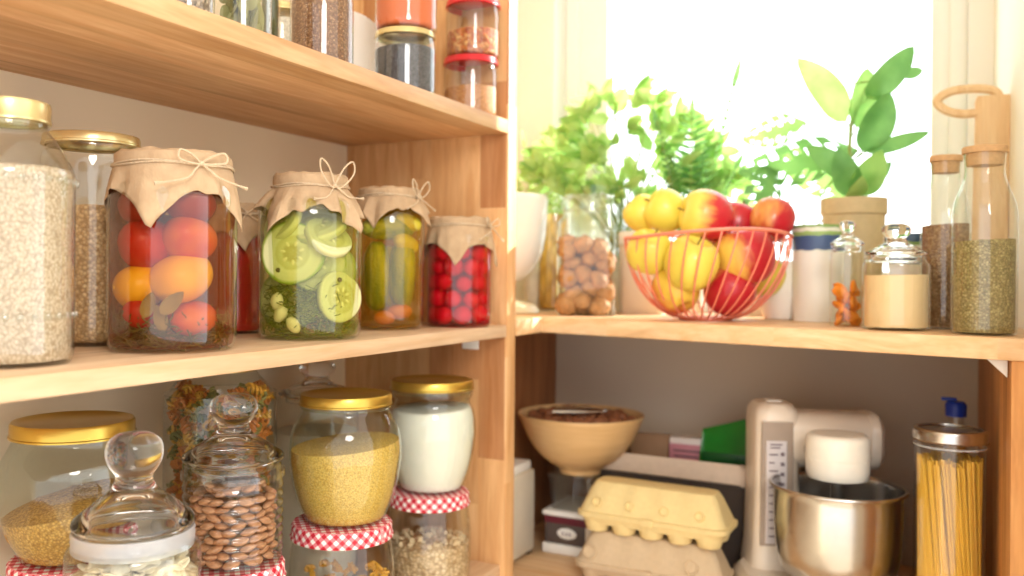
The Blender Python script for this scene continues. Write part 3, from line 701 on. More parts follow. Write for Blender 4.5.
# radish / cherry jar
e, p, t, R, H = jar_at(459, -.782, 66, 220, ZM1, 'pickle_jar', 'small jar of round red pickled radishes under pointed paper, beside the upright panel')
jp = smoothprof([(0, .004), (R*.8, .004), (R*.93, .001), (R, .012), (R, .03)], 2)+smoothprof([(R, H*.5), (R, H*.8), (R*.97, H*.86), (R*.88, H*.9), (R*.86, H*.99)], 3)
glass_body(e, jp)
M['brine_red'] = brine_mat('red_brine', (.92, .42, .46), (204, 24, 52), .2)
mk('brine', lathe([(max(0, r-.003) if r > 0 else 0, min(max(z, .005), H*.84)) for r, z in jp if z < H*.85]+[(0, H*.84)], 40), M['brine_red'], e)
paper_cover(e, R*.91, H+.002, facing(p)+.685, 17, .036, drop=.014, crumple=.005, flare=.2); twine(e, R*.91, H+.002, facing(p)+1.15, 33, 1.25, .014)
rg = random.Random(2)
o = tag(mk('radish', ellipsoid(.0165, .0165, .0155, 18, 12), fruit_mat('radish_red', (206, 18, 46), (228, 48, 74), 30, rough=.2), None), 'glossy round red radish packed in the small red jar', 'radish', 'round red radishes in the small pickle jar')
scatter(o, pack_ring(5, R-.004, .0165, .022, .0285, rg, .15, 2), (p.x, p.y, ZM1), rg, True, .14)

# ================================================================== UPPER SHELF
def small_jar(px, X, wpx, ytop, zb, name, label, mat_in, fill, lidm, lidh=.012, clabel=None, cat='spice', shoulder=.85, cname='spice', H=None, lidk=.9, wav=0):
    p, t = spot(px, X=X); e = empty(name, (p.x, p.y, zb)); tag(e, label, 'jar'); R = rad(wpx, px, t)
    H = H or zz(px, ytop, t)-zb
    jp = smoothprof([(0, .003), (R*.82, .003), (R*.94, .0), (R, .009), (R, .02)], 2)+smoothprof([(R, H*.6), (R, H*shoulder-.01), (R*.96, H*shoulder+.004), (R*lidk*.96, H*shoulder+.012), (R*lidk*.96, H-.003)], 2)
    glass_body(e, jp)
    if lidm: metal_lid(e, R*lidk+.001, H, lidh, lidm)
    if mat_in: content(cname, clabel, cat, R-.0025, .004, H*fill, mat_in, (p.x, p.y, zb), .002, .0012)
    return e, p, t, R, H
gm = lambda n, c, s=260, b=.5: grain_mat(n, c, s, bump=b)
small_jar(186, -.80, 54, 0, ZU1, 'spice_jar', 'glass jar of dark speckled grain, leftmost visible on the upper shelf', gm('speckled', [(110, 86, 62), (206, 188, 160), (70, 52, 40)]), .7, M['gold'], clabel='dark speckled grain in the leftmost upper jar', H=.15)
e, p, t, R, H = small_jar(240, -.80, 60, 0, ZU1, 'bay_leaf_jar', 'glass jar of dry bay leaves on the upper shelf', None, 0, M['gold'], H=.15)
rg = random.Random(12)
lfm = plain('dry_bay_leaf', (150, 146, 96), .6, 0, .2, 60)
o = tag(mk('bay_leaf', ellipsoid(.011, .0012, .026, 10, 10, lambda q: 1-.15*abs(q.z)), lfm, None), 'dry olive bay leaf inside the upper shelf jar', 'leaf', 'bay leaves in the upper jar')
scatter(o, [((R-.017)*sqrt(rg.uniform(.1, 1))*cos(a), (R-.017)*sqrt(rg.uniform(.2, 1))*sin(a), rg.uniform(.02, .10)) for a in [rg.uniform(0, 6.3) for _ in range(46)]], (p.x, p.y, ZU1), rg, True, .2)
for o_ in [q for q in D.objects if q.name.startswith('bay_leaf') and q.get('group') == 'bay leaves in the upper jar']: o_.rotation_euler = (rg.uniform(-.35, .35), rg.uniform(-.5, .5), rg.uniform(0, 6.3))
small_jar(279, -.99, 42, 0, ZU1, 'storage_jar', 'plain pale jar behind, between bay leaves and flax on the upper shelf', gm('pale_flour', [(236, 228, 206), (226, 214, 188)], 400, .1), .8, M['palegold'], clabel='pale flour in the jar behind on the upper shelf', cname='flour', cat='flour', H=.16)
small_jar(268, -.93, 20, 0, ZU1, 'oil_bottle', 'narrow dark green bottle between the bay leaf and flax jars', plain('dark_herbs', (74, 78, 40), .5), .8, M['darkmetal'], clabel='dark herbs in the narrow bottle', cname='herbs', cat='herbs', H=.17)
small_jar(320, -.80, 64, 0, ZU1, 'spice_jar', 'glass jar full of brown flax seed on the upper shelf', gm('flax', [(146, 100, 66), (120, 80, 52), (180, 138, 98)], 420), .78, M['palegold'], clabel='brown flax seed in the upper shelf jar', cname='flax_seed', cat='seed', H=.125)
p, t = spot(349, X=-.93); e = empty('plate', (p.x, p.y, ZU1)); tag(e, 'white round plate standing on edge behind the flax jar', 'plate')
pl = lathe([(0, 0), (.05, 0), (.085, .010), (.086, .012), (.05, .004), (0, .003)], 48)
mk('dish', xf(pl, Matrix.Translation((0, 0, .0862)) @ Matrix.Rotation(pi/2-.05, 4, 'Y')), M['ceramic'], e); e.rotation_euler.z = -.35
small_jar(374, -.97, 34, 0, ZU1, 'spice_jar', 'jar of amber dried beans behind the stacked poppy jar', gm('amberbeans', [(196, 130, 48), (220, 164, 74), (150, 92, 36)], 120), .8, M['gold'], clabel='amber beans behind the poppy seed jar', cname='beans', cat='beans', H=.11)
e, p, t, R, H = small_jar(403, -.80, 62, 34, ZU1, 'spice_jar', 'small jar of blue grey poppy seed at the bottom of a stack of two', gm('poppy', [(78, 78, 84), (104, 102, 108), (52, 52, 58)], 520), .70, M['palegold'], .010, clabel='blue grey poppy seed in the lower stacked jar', cname='poppy_seed', cat='seed', lidk=.95)
small_jar(404, -.80, 62, 0, ZU1+H+.001, 'spice_jar', 'small jar of orange paprika powder stacked on the poppy seed jar', plain('paprika', (214, 106, 58), .8, 0, .06, 60, .2), .74, M['gold'], clabel='orange paprika powder in the upper stacked jar', cname='paprika', cat='spice', H=.10)
e, p, t, R, H = small_jar(469, -.785, 54, 60, ZU1, 'spice_jar', 'lower red lidded jar with a little brown spice, beside the panel', gm('brownspice', [(196, 128, 74), (220, 164, 108)], 500, .3), .45, M['redlid'], .012, clabel='light brown spice in the lower red lidded jar', lidk=.98)
small_jar(471, -.785, 54, 0, ZU1+H+.001, 'spice_jar', 'upper red lidded jar of crumbled orange spice stacked beside the panel', gm('flakes', [(206, 128, 60), (180, 76, 36), (226, 176, 112)], 170, .8), .42, M['redlid'], .012, clabel='crumbled orange spice in the upper red lidded jar', H=.108, lidk=.98)

# ================================================================== LOWER LEFT
def bellied(R, H, nk=.75):
    return smoothprof([(0, .003), (R*.55, .003), (R*.66, .0), (R*.74, .010), (R*.90, H*.24), (R*.99, H*.46), (R, H*.56), (R*.96, H*.70), (R*.86, H*.80), (R*nk*1.01, H*.86), (R*nk, H*.90), (R*nk, H*.99)], 4)
def under_jar(px, X, wlid, wbody, zt, label):
    p, t = spot(px, X=X); e = empty('storage_jar', (p.x, p.y, ZLL)); tag(e, label, 'jar')
    Rl = rad(wlid, px, t); R = rad(wbody, px, t); H = zt-ZLL
    jp = smoothprof([(0, .003), (R*.75, .003), (R*.9, 0), (R*.98, .012), (R, H*.3), (R, H*.55), (R*.98, H*.68), (Rl*.98, H*.84), (Rl*.95, H*.88), (Rl*.95, H*.98)], 3)
    glass_body(e, jp); ginghamlid(e, Rl, H, .024); return e, p, t, R, H, jp
# stack 1: couscous on pasta
e, p, t, R, H, jpu = under_jar(344, -.812, 101, 106, 1.122, 'jar with red gingham lid holding short yellow pasta, under the couscous jar')
z0 = 1.1225
M['couscous'] = grain_mat('couscous', [(236, 192, 92), (246, 212, 122), (222, 172, 70)], 620, bump=.25)
def stacked_bellied(px, X, wpx, ytop, zb, wl, name, label, lidm=None, lh=.017):
    p, t = spot(px, X=X); e = empty(name, (p.x, p.y, zb)); tag(e, label, 'jar'); R = rad(wpx, px, t); H = zz(px, ytop, t)-zb; nk = rad(wl, px, t)/R
    jp = bellied(R, H, nk*.96); glass_body(e, jp, M['glass_green']); mk('neck_thread', thread_neck(R*nk*.97, H*.895), M['glass_green'], e); metal_lid(e, R*nk, H, lh, lidm or M['gold']); return e, p, t, R, H, jp
pu1, Ru1 = p, R
e, p, t, R, H, jp = stacked_bellied(347, -.81, 113, 393, z0, 92, 'couscous_jar', 'round bellied jar of yellow couscous with gold lid, stacked on a gingham lidded jar')
fill('couscous', 'yellow couscous with a sloping top inside the bellied jar', 'couscous', jp, .004, H*.60, M['couscous'], (p.x, p.y, z0), .008, facing(p)+1.7, .0008)
# short yellow pasta in the jar below
def pasta_proto(name, mat, r=.0045, L=.018):
    pts = [(r*.8*cos(q*.9), r*.8*sin(q*.9), -L/2+L*q/13) for q in range(14)]
    pts2 = [(r*.8*cos(q*.9+pi), r*.8*sin(q*.9+pi), -L/2+L*q/13) for q in range(14)]
    return mk(name, merge(tube(pts, r*.42, 5), tube(pts2, r*.42, 5)), mat, None)
M['pasta_y'] = plain('yellow_pasta', (226, 172, 66), .5, 0, .08, 30); M['pasta_o'] = plain('orange_pasta', (204, 124, 52), .5, 0, .08, 30); M['pasta_g'] = plain('green_pasta', (126, 124, 60), .5, 0, .08, 30)
rg = random.Random(9)
def rand_in(R, z0, z1, n, rg, shell=.45):
    return [(rr*cos(a), rr*sin(a), rg.uniform(z0, z1)) for rr, a in [(R*sqrt(rg.uniform(shell, 1)), rg.uniform(0, 6.283)) for _ in range(n)]]
o = tag(pasta_proto('pasta_spiral', M['pasta_y']), 'yellow pasta spiral in the gingham lidded jar under the couscous', 'pasta', 'yellow pasta spirals under the couscous jar')
scatter(o, rand_in(Ru1-.014, .02, .085, 80, rg), (pu1.x, pu1.y, ZLL), rg, True, .15)
# stack 2: flour on oats
e, p, t, R, H, jpu = under_jar(431, -.81, 80, 84, 1.115, 'jar with red gingham lid half full of rolled oats, under the flour jar')
pu2, Ru2, jpu2 = p, R, jpu
M['oats'] = grain_mat('rolled_oats', [(214, 184, 140), (236, 212, 174), (190, 156, 110), (226, 200, 160)], 150, (1, 1, 1.3), .8)
fill('rolled_oats', 'rolled oats inside the gingham lidded jar under the flour jar', 'oats', jpu, .004, H*.42, M['oats'], (p.x, p.y, ZLL), .004, 0, .002, .012)
rg = random.Random(3)
o = tag(mk('oat_flake', ellipsoid(.0055, .0042, .0011, 10, 6), plain('oat', (228, 204, 164), .7, 0, .1, 200), None), 'pale flat oat flake on the heap under the flour jar', 'oats', 'oat flakes on top of the oats')
scatter(o, [(rr*cos(a), rr*sin(a), H*.42+.004+.010*(1-(rr/Ru2)**2)) for rr, a in [((Ru2-.009)*sqrt(rg.random()), rg.uniform(0, 6.28)) for _ in range(110)]], (p.x, p.y, ZLL), rg, True, .2)
e, p, t, R, H, jp = stacked_bellied(433, -.81, 88, 379, 1.1155, 83, 'flour_jar', 'bellied jar of white flour with gold lid, stacked beside the upright panel')
M['flour'] = plain('white_flour', (246, 240, 230), .9, 0, .03, 40, .3)
fill('flour', 'white flour filling the bellied jar by the upright panel', 'flour', jp, .004, H*.74, M['flour'], (p.x, p.y, 1.1155), .004, 1, .001)
# far left gold lid jar on gingham jar
e, p, t, R, H, jpu = under_jar(76, -.97, 132, 134, 1.140, 'jar with red gingham lid at the lower left, under the wide bulgur jar')
e, p, t, R, H, jp = stacked_bellied(75, -.97, 152, 419, 1.1405, 127, 'bulgur_jar', 'wide bellied jar of yellow bulgur with flat gold lid at the lower left', lh=.020)
M['bulgur'] = grain_mat('bulgur', [(214, 166, 82), (230, 188, 108), (190, 142, 62)], 330, bump=.6)
fill('bulgur', 'yellow bulgur grain heaped in the wide lower left jar', 'grain', jp, .004, H*.40, M['bulgur'], (p.x, p.y, 1.1405), .018, facing(p)+1.55, .0015, .012)

def finial_lid(e, R, z, name='lid', k=1.0, mat=None):
    """solid glass stopper: plug, flange, dome, waist and knob"""
    p = [(0, z-.012), (R*.80, z-.012), (R*.84, z-.010), (R*.84, z-.001), (R*.98, z), (R*1.03, z+.004), (R*1.0, z+.008*k), (R*.86, z+.014*k), (R*.66, z+.022*k), (R*.48, z+.029*k), (R*.37, z+.035*k), (R*.32, z+.041*k), (R*.32, z+.046*k),
         (R*.41, z+.053*k), (R*.475, z+.061*k), (R*.485, z+.069*k), (R*.43, z+.077*k), (R*.26, z+.083*k), (0, z+.084*k)]
    inn = [(0, z+.027*k), (R*.22, z+.026*k), (R*.48, z+.019*k), (R*.70, z+.010*k), (R*.79, z+.0), (R*.79, z-.010)]
    o = mk(name, lathe(smoothprof(inn, 2)+smoothprof(p[1:], 3), 56), mat or M['lidglass'], e, ang=80)
    return o
def solid_glass(name, col=(.995, .99, .98), ior=1.36):
    n = NT(name); return n.end(n.bsdf(tuple(col)+(1,), .02, 0, None, .5, 1.0, ior=ior))
M['lidglass'] = solid_glass('solid_lid_glass')
def sealmat():
    n = NT('silicone_seal'); a = n.n('ShaderNodeBsdfTransparent'); b_ = n.bsdf(srgb((238, 240, 246)), .3); x = n.n('ShaderNodeMixShader')
    x.inputs[0].default_value = .38; n.l(a.outputs[0], x.inputs[1]); n.l(b_, x.inputs[2]); return n.end(x.outputs[0])
M['seal'] = sealmat()
def rib_jar(px, X, wpx, ytop, zb, k, name, label, wl, ribs=True):
    p, t = spot(px, X=X); e = empty(name, (p.x, p.y, zb)); tag(e, label, 'jar'); R = rad(wpx, px, t); H = zz(px, ytop, t)-zb; Rl = rad(wl, px, t); hb = H-.084*k
    pts = [(0, .003), (R*.8, .003), (R*.93, 0), (R*.98, .008)]
    if ribs:
        nb = 8; z = .012; dz = (hb*.80-.012)/nb
        for i in range(nb): pts += [(R*.955, z), (R*1.0, z+dz*.5)]; z += dz
    else: pts += [(R, .03), (R, hb*.72)]
    pts += [(R*.96, hb*.82), (Rl*.98, hb*.88), (Rl*.97, hb-.004), (Rl, hb)]
    jp = smoothprof(pts, 3); glass_body(e, jp, M['thick']); finial_lid(e, Rl, hb+.001, k=k); return e, p, t, R, hb, jp
# almonds
e0, p0, t0, R0, H0, j0 = under_jar(236, -.832, 104, 106, 1.116, 'jar with red gingham lid standing under the almond jar')
fill('dry_lentils', 'brown lentils in the jar under the almond jar', 'lentils', j0, .004, H0*.6, grain_mat('lentils', [(150, 104, 60), (172, 124, 76)], 200), (p0.x, p0.y, ZLL))
e, p, t, R, H, jp = rib_jar(235, -.832, 102, 394, 1.1165, 1.05, 'almond_jar', 'ribbed glass jar of almonds with a round knobbed glass lid', 100)
mk('lid_rim', lathe([(R*.985, H-.022), (R*1.03, H-.020), (R*1.03, H-.012), (R*.985, H-.010)], 56), M['glass'], e)
rg = random.Random(31)
o = tag(mk('almond', ellipsoid(.0118, .0075, .0045, 16, 10, lambda q: 1-.22*q.x*(q.x > 0)), (lambda n: n.end(n.bsdf(n.mix(n.ramp(n.noise(n.obj(scale=(.3, 1, 1)), 500, 2), [(.35, (0, 0, 0)), (.7, (1., 1., 1.))]), srgb((164, 112, 76)), srgb((202, 150, 112))), .55)))(NT('almond_skin')), None), 'brown almond in the ribbed knobbed jar', 'almond', 'almonds in the ribbed jar')
pts = []
for L_ in range(9):
    for k in range(15):
        a = 2*pi*(k+.5*(L_ % 2)+rg.uniform(-.2, .2))/15; rr = (R-.015)*rg.uniform(.88, 1); pts.append((rr*cos(a), rr*sin(a), .010+L_*.0098))
for k in range(34):
    a = rg.uniform(0, 6.28); rr = (R-.02)*sqrt(rg.random())*.85; pts.append((rr*cos(a), rr*sin(a), .098+rg.uniform(0, .006)))
obs = scatter(o, pts, (p.x, p.y, 1.1165), rg, True, .12)
for q, P in zip(obs, pts): q.rotation_euler = (rg.uniform(-.45, .45), rg.uniform(-.35, .35), math.atan2(P[1], P[0])+pi/2+rg.uniform(-.5, .5))
# almond flakes (front)
e0, p0, t0, R0, H0, j0 = under_jar(137, -.77, 134, 136, 1.118, 'jar with red gingham lid standing under the jar of almond flakes')
fill('dry_beans', 'pale beans in the jar under the almond flakes', 'beans', j0, .004, H0*.6, grain_mat('palebeans', [(226, 200, 160), (206, 178, 130)], 120), (p0.x, p0.y, ZLL))
e, p, t, R, H, jp = rib_jar(136, -.77, 138, 433, 1.1185, 1.2, 'almond_flake_jar', 'clear jar of almond flakes with knobbed glass lid and white seal, bottom left', 122, False)
mk('seal', lathe([(R*.86, H-.022), (R*.905, H-.021), (R*.915, H-.0175), (R*.90, H-.014), (R*.915, H-.0105), (R*.90, H-.007), (R*.915, H-.004), (R*.90, H-.001), (R*.86, H-.001)], 56), M['seal'], e)
fill('flake_heap', 'mass of pale almond flakes filling the front jar', 'almond flakes', jp, .004, H*.50, grain_mat('flakes_mass', [(250, 236, 206), (236, 214, 174), (255, 246, 226)], 130, bump=.7), (p.x, p.y, 1.1185), 0, 0, .004, .012)
rg = random.Random(77)
o = tag(mk('almond_flake', ellipsoid(.0105, .0068, .0012, 14, 6), plain('almond_flake', (252, 238, 208), .6, 0, .06, 150), None), 'pale almond flake on the heap in the front knobbed jar', 'almond flake', 'almond flakes in the front jar')
pts = [(rr*cos(a), rr*sin(a), H*.50+.016+rg.uniform(-.003, .007)-.016*(rr/R)**2) for rr, a in [((R-.018)*sqrt(rg.random()), rg.uniform(0, 6.28)) for _ in range(150)]]
pts += [((R-.0065-.004)*cos(a), (R-.0065-.004)*sin(a), rg.uniform(.012, H*.50)) for a in [rg.uniform(-1.6, 1.2)+facing(p) for _ in range(90)]]
obs = scatter(o, pts, (p.x, p.y, 1.1185), rg, True, .2)
for q, P in zip(obs, pts):
    if P[2] < H*.48: q.rotation_euler = (pi/2+rg.uniform(-.2, .2), rg.uniform(0, 3), math.atan2(P[1], P[0])+pi/2)
    else: q.rotation_euler = (rg.uniform(-.7, .7), rg.uniform(-.7, .7), rg.uniform(0, 6.3))

# pasta jar behind (top touches under the shelf edge in the view)
p, t = spot(222, X=-.965); e = empty('pasta_jar', (p.x, p.y, ZLL)); tag(e, 'tall glass jar of coloured pasta spirals behind the almond jar', 'jar'); R = rad(114, 222, t)
H = ZM0-ZLL-.02; jp = smoothprof([(0, .004), (R*.8, .003), (R*.96, .002), (R, .02)], 2)+smoothprof([(R, H*.4), (R, H*.85), (R*.96, H*.89), (R*.70, H*.95), (R*.64, H*.97), (R*.64, H*.99)], 3)
glass_body(e, jp, M['thick']); metal_lid(e, R*.62, H, .012, M['gold'])
rg = random.Random(8)
for mt, n_, lb, g_ in (('pasta_o', 95, 'orange pasta spiral in the tall jar behind the almonds', 'orange spirals in the tall jar'), ('pasta_y', 70, 'yellow pasta spiral in the tall jar behind the almonds', 'yellow spirals in the tall jar'), ('pasta_g', 55, 'green pasta spiral in the tall jar behind the almonds', 'green spirals in the tall jar')):
    o = tag(pasta_proto('pasta_spiral', M[mt], .0058, .024), lb, 'pasta', g_)
    pts = [q for q in rand_in(R-.015, .20, H*.915, n_*3, rg, .55) if math.cos(math.atan2(q[1], q[0])-facing(p)) > -.15][:n_]
    scatter(o, pts, (p.x, p.y, ZLL), rg, True, .2)
# pale jar behind couscous
p, t = spot(318, X=-.985); e = empty('storage_jar', (p.x, p.y, ZLL)); tag(e, 'clear empty looking glass jar with glass knob, at the back behind the couscous jar', 'jar'); R = rad(84, 318, t)
hb = zz(318, 395, t)-ZLL; jp = smoothprof([(0, .003), (R*.9, 0), (R, .02)], 2)+smoothprof([(R, hb*.5), (R, hb*.9), (R*.95, hb*.97), (R*.9, hb)], 3)
glass_body(e, jp, M['thick']); finial_lid(e, R*.9, hb+.001, k=.72)
content('white_flour', 'pale starch in the jar behind the couscous', 'flour', R-.003, .004, hb*.8, plain('starch', (226, 216, 196), .8), (p.x, p.y, ZLL))

# ================================================================== WORKTOP UNDER THE WINDOW
# wooden footed bowl / white jug at the left, partly behind the upright
def ry(px, Y, wpx): p, t = spot(px, Y=Y); return p, t, rad(wpx, px, t)
p, t, R = ry(497, 1.80, 100); e = empty('serving_bowl', (p.x, p.y, ZR)); tag(e, 'tall white footed bowl half hidden behind the upright panel', 'bowl')
zt = zz(497, 200, t)-ZR; zb_ = zz(497, 283, t)-ZR
bw_ = [(0, zb_), (R*.35, zb_), (R*.72, zb_+.03), (R*.93, zb_+.08), (R, zt-.02), (R*1.01, zt), (R*.97, zt), (R*.9, zb_+.08), (R*.6, zb_+.03), (0, zb_+.012)]
mk('bowl', lathe(smoothprof(bw_, 3), 48), M['ceramic'], e)
mk('stem', lathe([(0, .02), (R*.16, .02), (R*.12, zb_*.6), (R*.18, zb_+.004), (0, zb_+.004)], 32), M['ceramic'], e)
mk('foot', lathe(smoothprof([(0, 0), (R*.82, 0), (R*.84, .008), (R*.7, .022), (R*.2, .032), (0, .032)], 3), 48), plain('cream_glaze', (240, 226, 190), .3), e)
# bottle of pasta behind
p, t, R = ry(554, 1.99, 32); e = empty('pasta_bottle', (p.x, p.y, ZR)); tag(e, 'narrow tall jar of yellow pasta between white bowl and walnuts', 'jar'); H = zz(554, 180, t)-ZR
jp = smoothprof([(0, .003), (R*.9, 0), (R, .01)], 2)+smoothprof([(R, H*.5), (R, H*.75), (R*.6, H*.86), (R*.42, H*.9), (R*.42, H)], 3); glass_body(e, jp)
mk('cork', lathe([(0, H-.012), (R*.40, H-.012), (R*.44, H+.014), (0, H+.014)], 24), plain('cork', (206, 166, 120), .8, 0, .15, 200), e)
content('dry_pasta', 'yellow dry pasta filling the narrow tall jar', 'pasta', R-.003, .004, H*.72, grain_mat('ypasta', [(236, 188, 84), (222, 168, 60), (246, 208, 116)], 60, (1, 1, .5), .8), (p.x, p.y, ZR))
# walnut jar, rounded square glass
p, t = spot(587, Y=1.80); e = empty('walnut_jar', (p.x, p.y, ZR), TH*.6); tag(e, 'square glass jar filled with shelled walnuts, left of the fruit basket', 'jar')
wd = .124; H = zz(587, 196, t)-ZR
g = rr_loft([(wd*.94, wd*.94, .016, 0), (wd, wd, .018, .006), (wd, wd, .018, H*.70), (wd*.97, wd*.97, .02, H*.77), (wd*.82, wd*.82, .045, H*.83), (wd*.80, wd*.80, .045, H*.88)], capb=False); mk('glass_body', g, M['glass'], e)
mk('lid', rr_loft([(wd*.84, wd*.84, .046, H*.87), (wd*.90, wd*.90, .048, H*.88), (wd*.90, wd*.90, .048, H*.97), (wd*.84, wd*.84, .046, H)]), M['glass'], e)
rg = random.Random(4)
def nutf(q): return 1+.16*noise.noise(q*2.3)+.10*noise.noise(q*7.7)
M['walnut'] = plain('walnut_shell', (188, 138, 84), .7, 0, .26, 60, .8)
o = tag(mk('walnut', ellipsoid(.0205, .0185, .0185, 26, 18, nutf), M['walnut'], None), 'light brown walnut inside the square jar', 'walnut', 'walnuts in the square jar')
pts = [((i-1)*.034+(.007 if k % 2 else -.006)+rg.uniform(-.003, .003), (j-1)*.034+(.006 if k % 2 else -.006)+rg.uniform(-.003, .003), .023+k*.030+(.007 if (i+j) % 2 else -.004)+rg.uniform(-.003, .003)) for k in range(5) for i in range(3) for j in range(3)]
pts = [(x*cos(TH*.6)-y*sin(TH*.6), x*sin(TH*.6)+y*cos(TH*.6), z) for x, y, z in pts]
scatter(o, pts, (p.x, p.y, ZR), rg, True, .1)
# cream canister behind the basket
p, t = spot(642, Y=1.93); e = empty('canister', (p.x, p.y, ZR), TH*.5); tag(e, 'cream rectangular canister standing behind the left of the fruit basket', 'canister')
H = zz(642, 232, t)-ZR
mk('body', rr_loft([(.098, .07, .012, 0), (.10, .072, .014, .004), (.10, .072, .014, H-.03)]), M['cream'], e)
mk('lid', rr_loft([(.102, .074, .014, H-.029), (.103, .075, .014, H-.027), (.103, .075, .014, H-.004), (.098, .07, .012, H)]), M['white'], e)

# fruit basket
p, t = spot(706, Y=1.735); RB = rad(166, 706, t); e = empty('wire_basket', (p.x, p.y, ZR)); tag(e, 'coral pink wire fruit basket holding apples on the worktop', 'basket')
HB = zz(706, 236, t)-ZR; rb = RB*.30; bp_ = Vector((p.x, p.y, ZR)); M['coral'] = plain('coral_wire', (238, 142, 116), .35, .1)
def wavy(a): return HB+.006*sin(2*(a-facing(p))+.6)
mk('rim', tube([(RB*cos(a), RB*sin(a), wavy(a)) for a in [2*pi*i/72 for i in range(72)]], .0034, 8, True), M['coral'], e)
mk('base_ring', ring(rb, .0035, .0034, 40, 8), M['coral'], e)
def wire_prof(q): return (rb+(RB-rb)*(sin(q*pi/2)**.85), .004+(q**1.9))
for k in range(34):
    a = 2*pi*k/34; pts = []
    for i in range(13):
        q = i/12; ph = q*pi/2; r = rb+(RB-rb)*sin(ph)**.95; z = .004+(wavy(a+.32)-.004)*(1-cos(ph))**.85; aa = a+.32*q
        pts.append((r*cos(aa), r*sin(aa), z))
    mk('wire', tube(pts, .0017, 6), M['coral'], e)
for k in range(3): mk('base_wire', tube([(rb*cos(pi*k/3), rb*sin(pi*k/3), .005), (-rb*cos(pi*k/3), -rb*sin(pi*k/3), .005)], .0014, 5), M['coral'], e)
def apple_vf(r):
    pr = [(0, -.76), (.14, -.80), (.30, -.90), (.52, -.88), (.78, -.66), (.95, -.30), (1.0, .08), (.96, .42), (.80, .72), (.56, .90), (.34, .93), (.16, .80), (.05, .62), (0, .56)]
    v = lathe(smoothprof([(a*r, b*r) for a, b in pr], 2), 32, fn=lambda a, z: 1+.025*cos(5*a)*max(0, -z/r)+.015*cos(2*a)); return v[0], v[1]
def apple_mat(name, base, blush, amt, dirn=(1, 0, 0)):
    n = NT(name); tcn = n.n('ShaderNodeTexCoord'); d = n.n('ShaderNodeVectorMath', operation='DOT_PRODUCT'); n.l(tcn.outputs['Object'], d.inputs[0]); d.inputs[1].default_value = tuple(x*14 for x in dirn)
    nz = n.noise(n.obj(scale=(1, 1, .35)), 60, 3); ad2 = n.n('ShaderNodeMath', operation='MULTIPLY_ADD'); n.l(nz, ad2.inputs[0]); ad2.inputs[1].default_value = .6; n.l(d.outputs['Value'], ad2.inputs[2])
    mr2 = n.n('ShaderNodeMapRange'); n.l(ad2.outputs[0], mr2.inputs[0]); mr2.inputs[1].default_value = .9-amt; mr2.inputs[2].default_value = 1.35-amt
    c = n.mix(mr2.outputs[0], n.mix(n.noise(n.obj(), 25, 2), srgb(base), srgb(tuple(min(255, int(x*1.06)+4) for x in base))), srgb(blush)); return n.end(n.bsdf(c, .28, spec=.5, coat=.2))
M['ap_y'] = apple_mat('apple_yellow', (222, 206, 84), (224, 170, 80), -.4); M['ap_yr'] = apple_mat('apple_half_red', (226, 206, 92), (198, 40, 52), .95, (0, 0, -1)); M['ap_r'] = apple_mat('apple_red', (228, 170, 84), (190, 32, 46), 1.3)
M['ap_o'] = apple_mat('apple_blushed', (226, 196, 78), (208, 74, 56), .75); M['ap_m'] = apple_mat('apple_mostly_red', (230, 190, 84), (190, 34, 48), 1.22); M['apstem'] = plain('apple_stem', (112, 82, 48), .8)
def apple(px, py, off, rpx, mat, spin, tilt, label):
    P = at(px, py, t-off); r = rpx*(t-off)/F0/sqrt(1+((px-PX)/F0)**2)
    o = mk('apple', apple_vf(r), M[mat], None, ang=80); o.location = P
    lat = LT; o.rotation_mode = 'QUATERNION'
    o.rotation_quaternion = Matrix.Rotation(spin, 3, 'Z').to_quaternion() @ Matrix.Rotation(tilt, 3, 'Y').to_quaternion()
    mk('stem', tube([(0, 0, r*.56), (.001, 0, r*.85), (.003, .001, r*1.12)], [.0014, .0011, .0016], 6), M['apstem'], o)
    tag(o, label, 'apple', 'apples in the wire basket'); return o
cr_ = math.atan2(LT.y, LT.x)   # rotation that turns local x to the camera's right
apple(643, 214, -.06, 19, 'ap_y', cr_+pi, .8, 'small yellow apple at the far upper left of the heap')
apple(666, 211, -.025, 22, 'ap_y', cr_+pi, 1.0, 'yellow apple on top of the heap, left of the half red one')
apple(706, 216, .035, 27, 'ap_yr', cr_, -1.35, 'large half yellow half red apple on top at the middle of the heap')
apple(772, 220, .0, 23, 'ap_r', cr_+.6, .5, 'red apple on top at the right rim of the basket')
apple(649, 252, .02, 23, 'ap_y', cr_-1, .4, 'yellow apple at the left side inside the basket')
apple(691, 264, .075, 28, 'ap_y', cr_-1.2, .5, 'large yellow green apple at the front centre inside the basket')
apple(745, 257, .05, 31, 'ap_m', cr_+.2, -.3, 'big red and yellow apple at the right inside the basket')
apple(676, 290, .03, 24, 'ap_o', cr_+2, .7, 'orange blushed apple at the bottom left of the basket')
apple(729, 291, .045, 26, 'ap_m', cr_-.9, .6, 'red apple at the bottom right of the basket')
apple(763, 276, -.02, 22, 'ap_y', cr_, .4, 'yellow apple low behind the big red one at the right')
apple(735, 226, -.05, 25, 'ap_r', cr_, .3, 'pinkish red apple at the back between the top ones')
apple(700, 258, -.06, 26, 'ap_o', cr_, .3, 'blushed apple hidden in the middle of the heap')

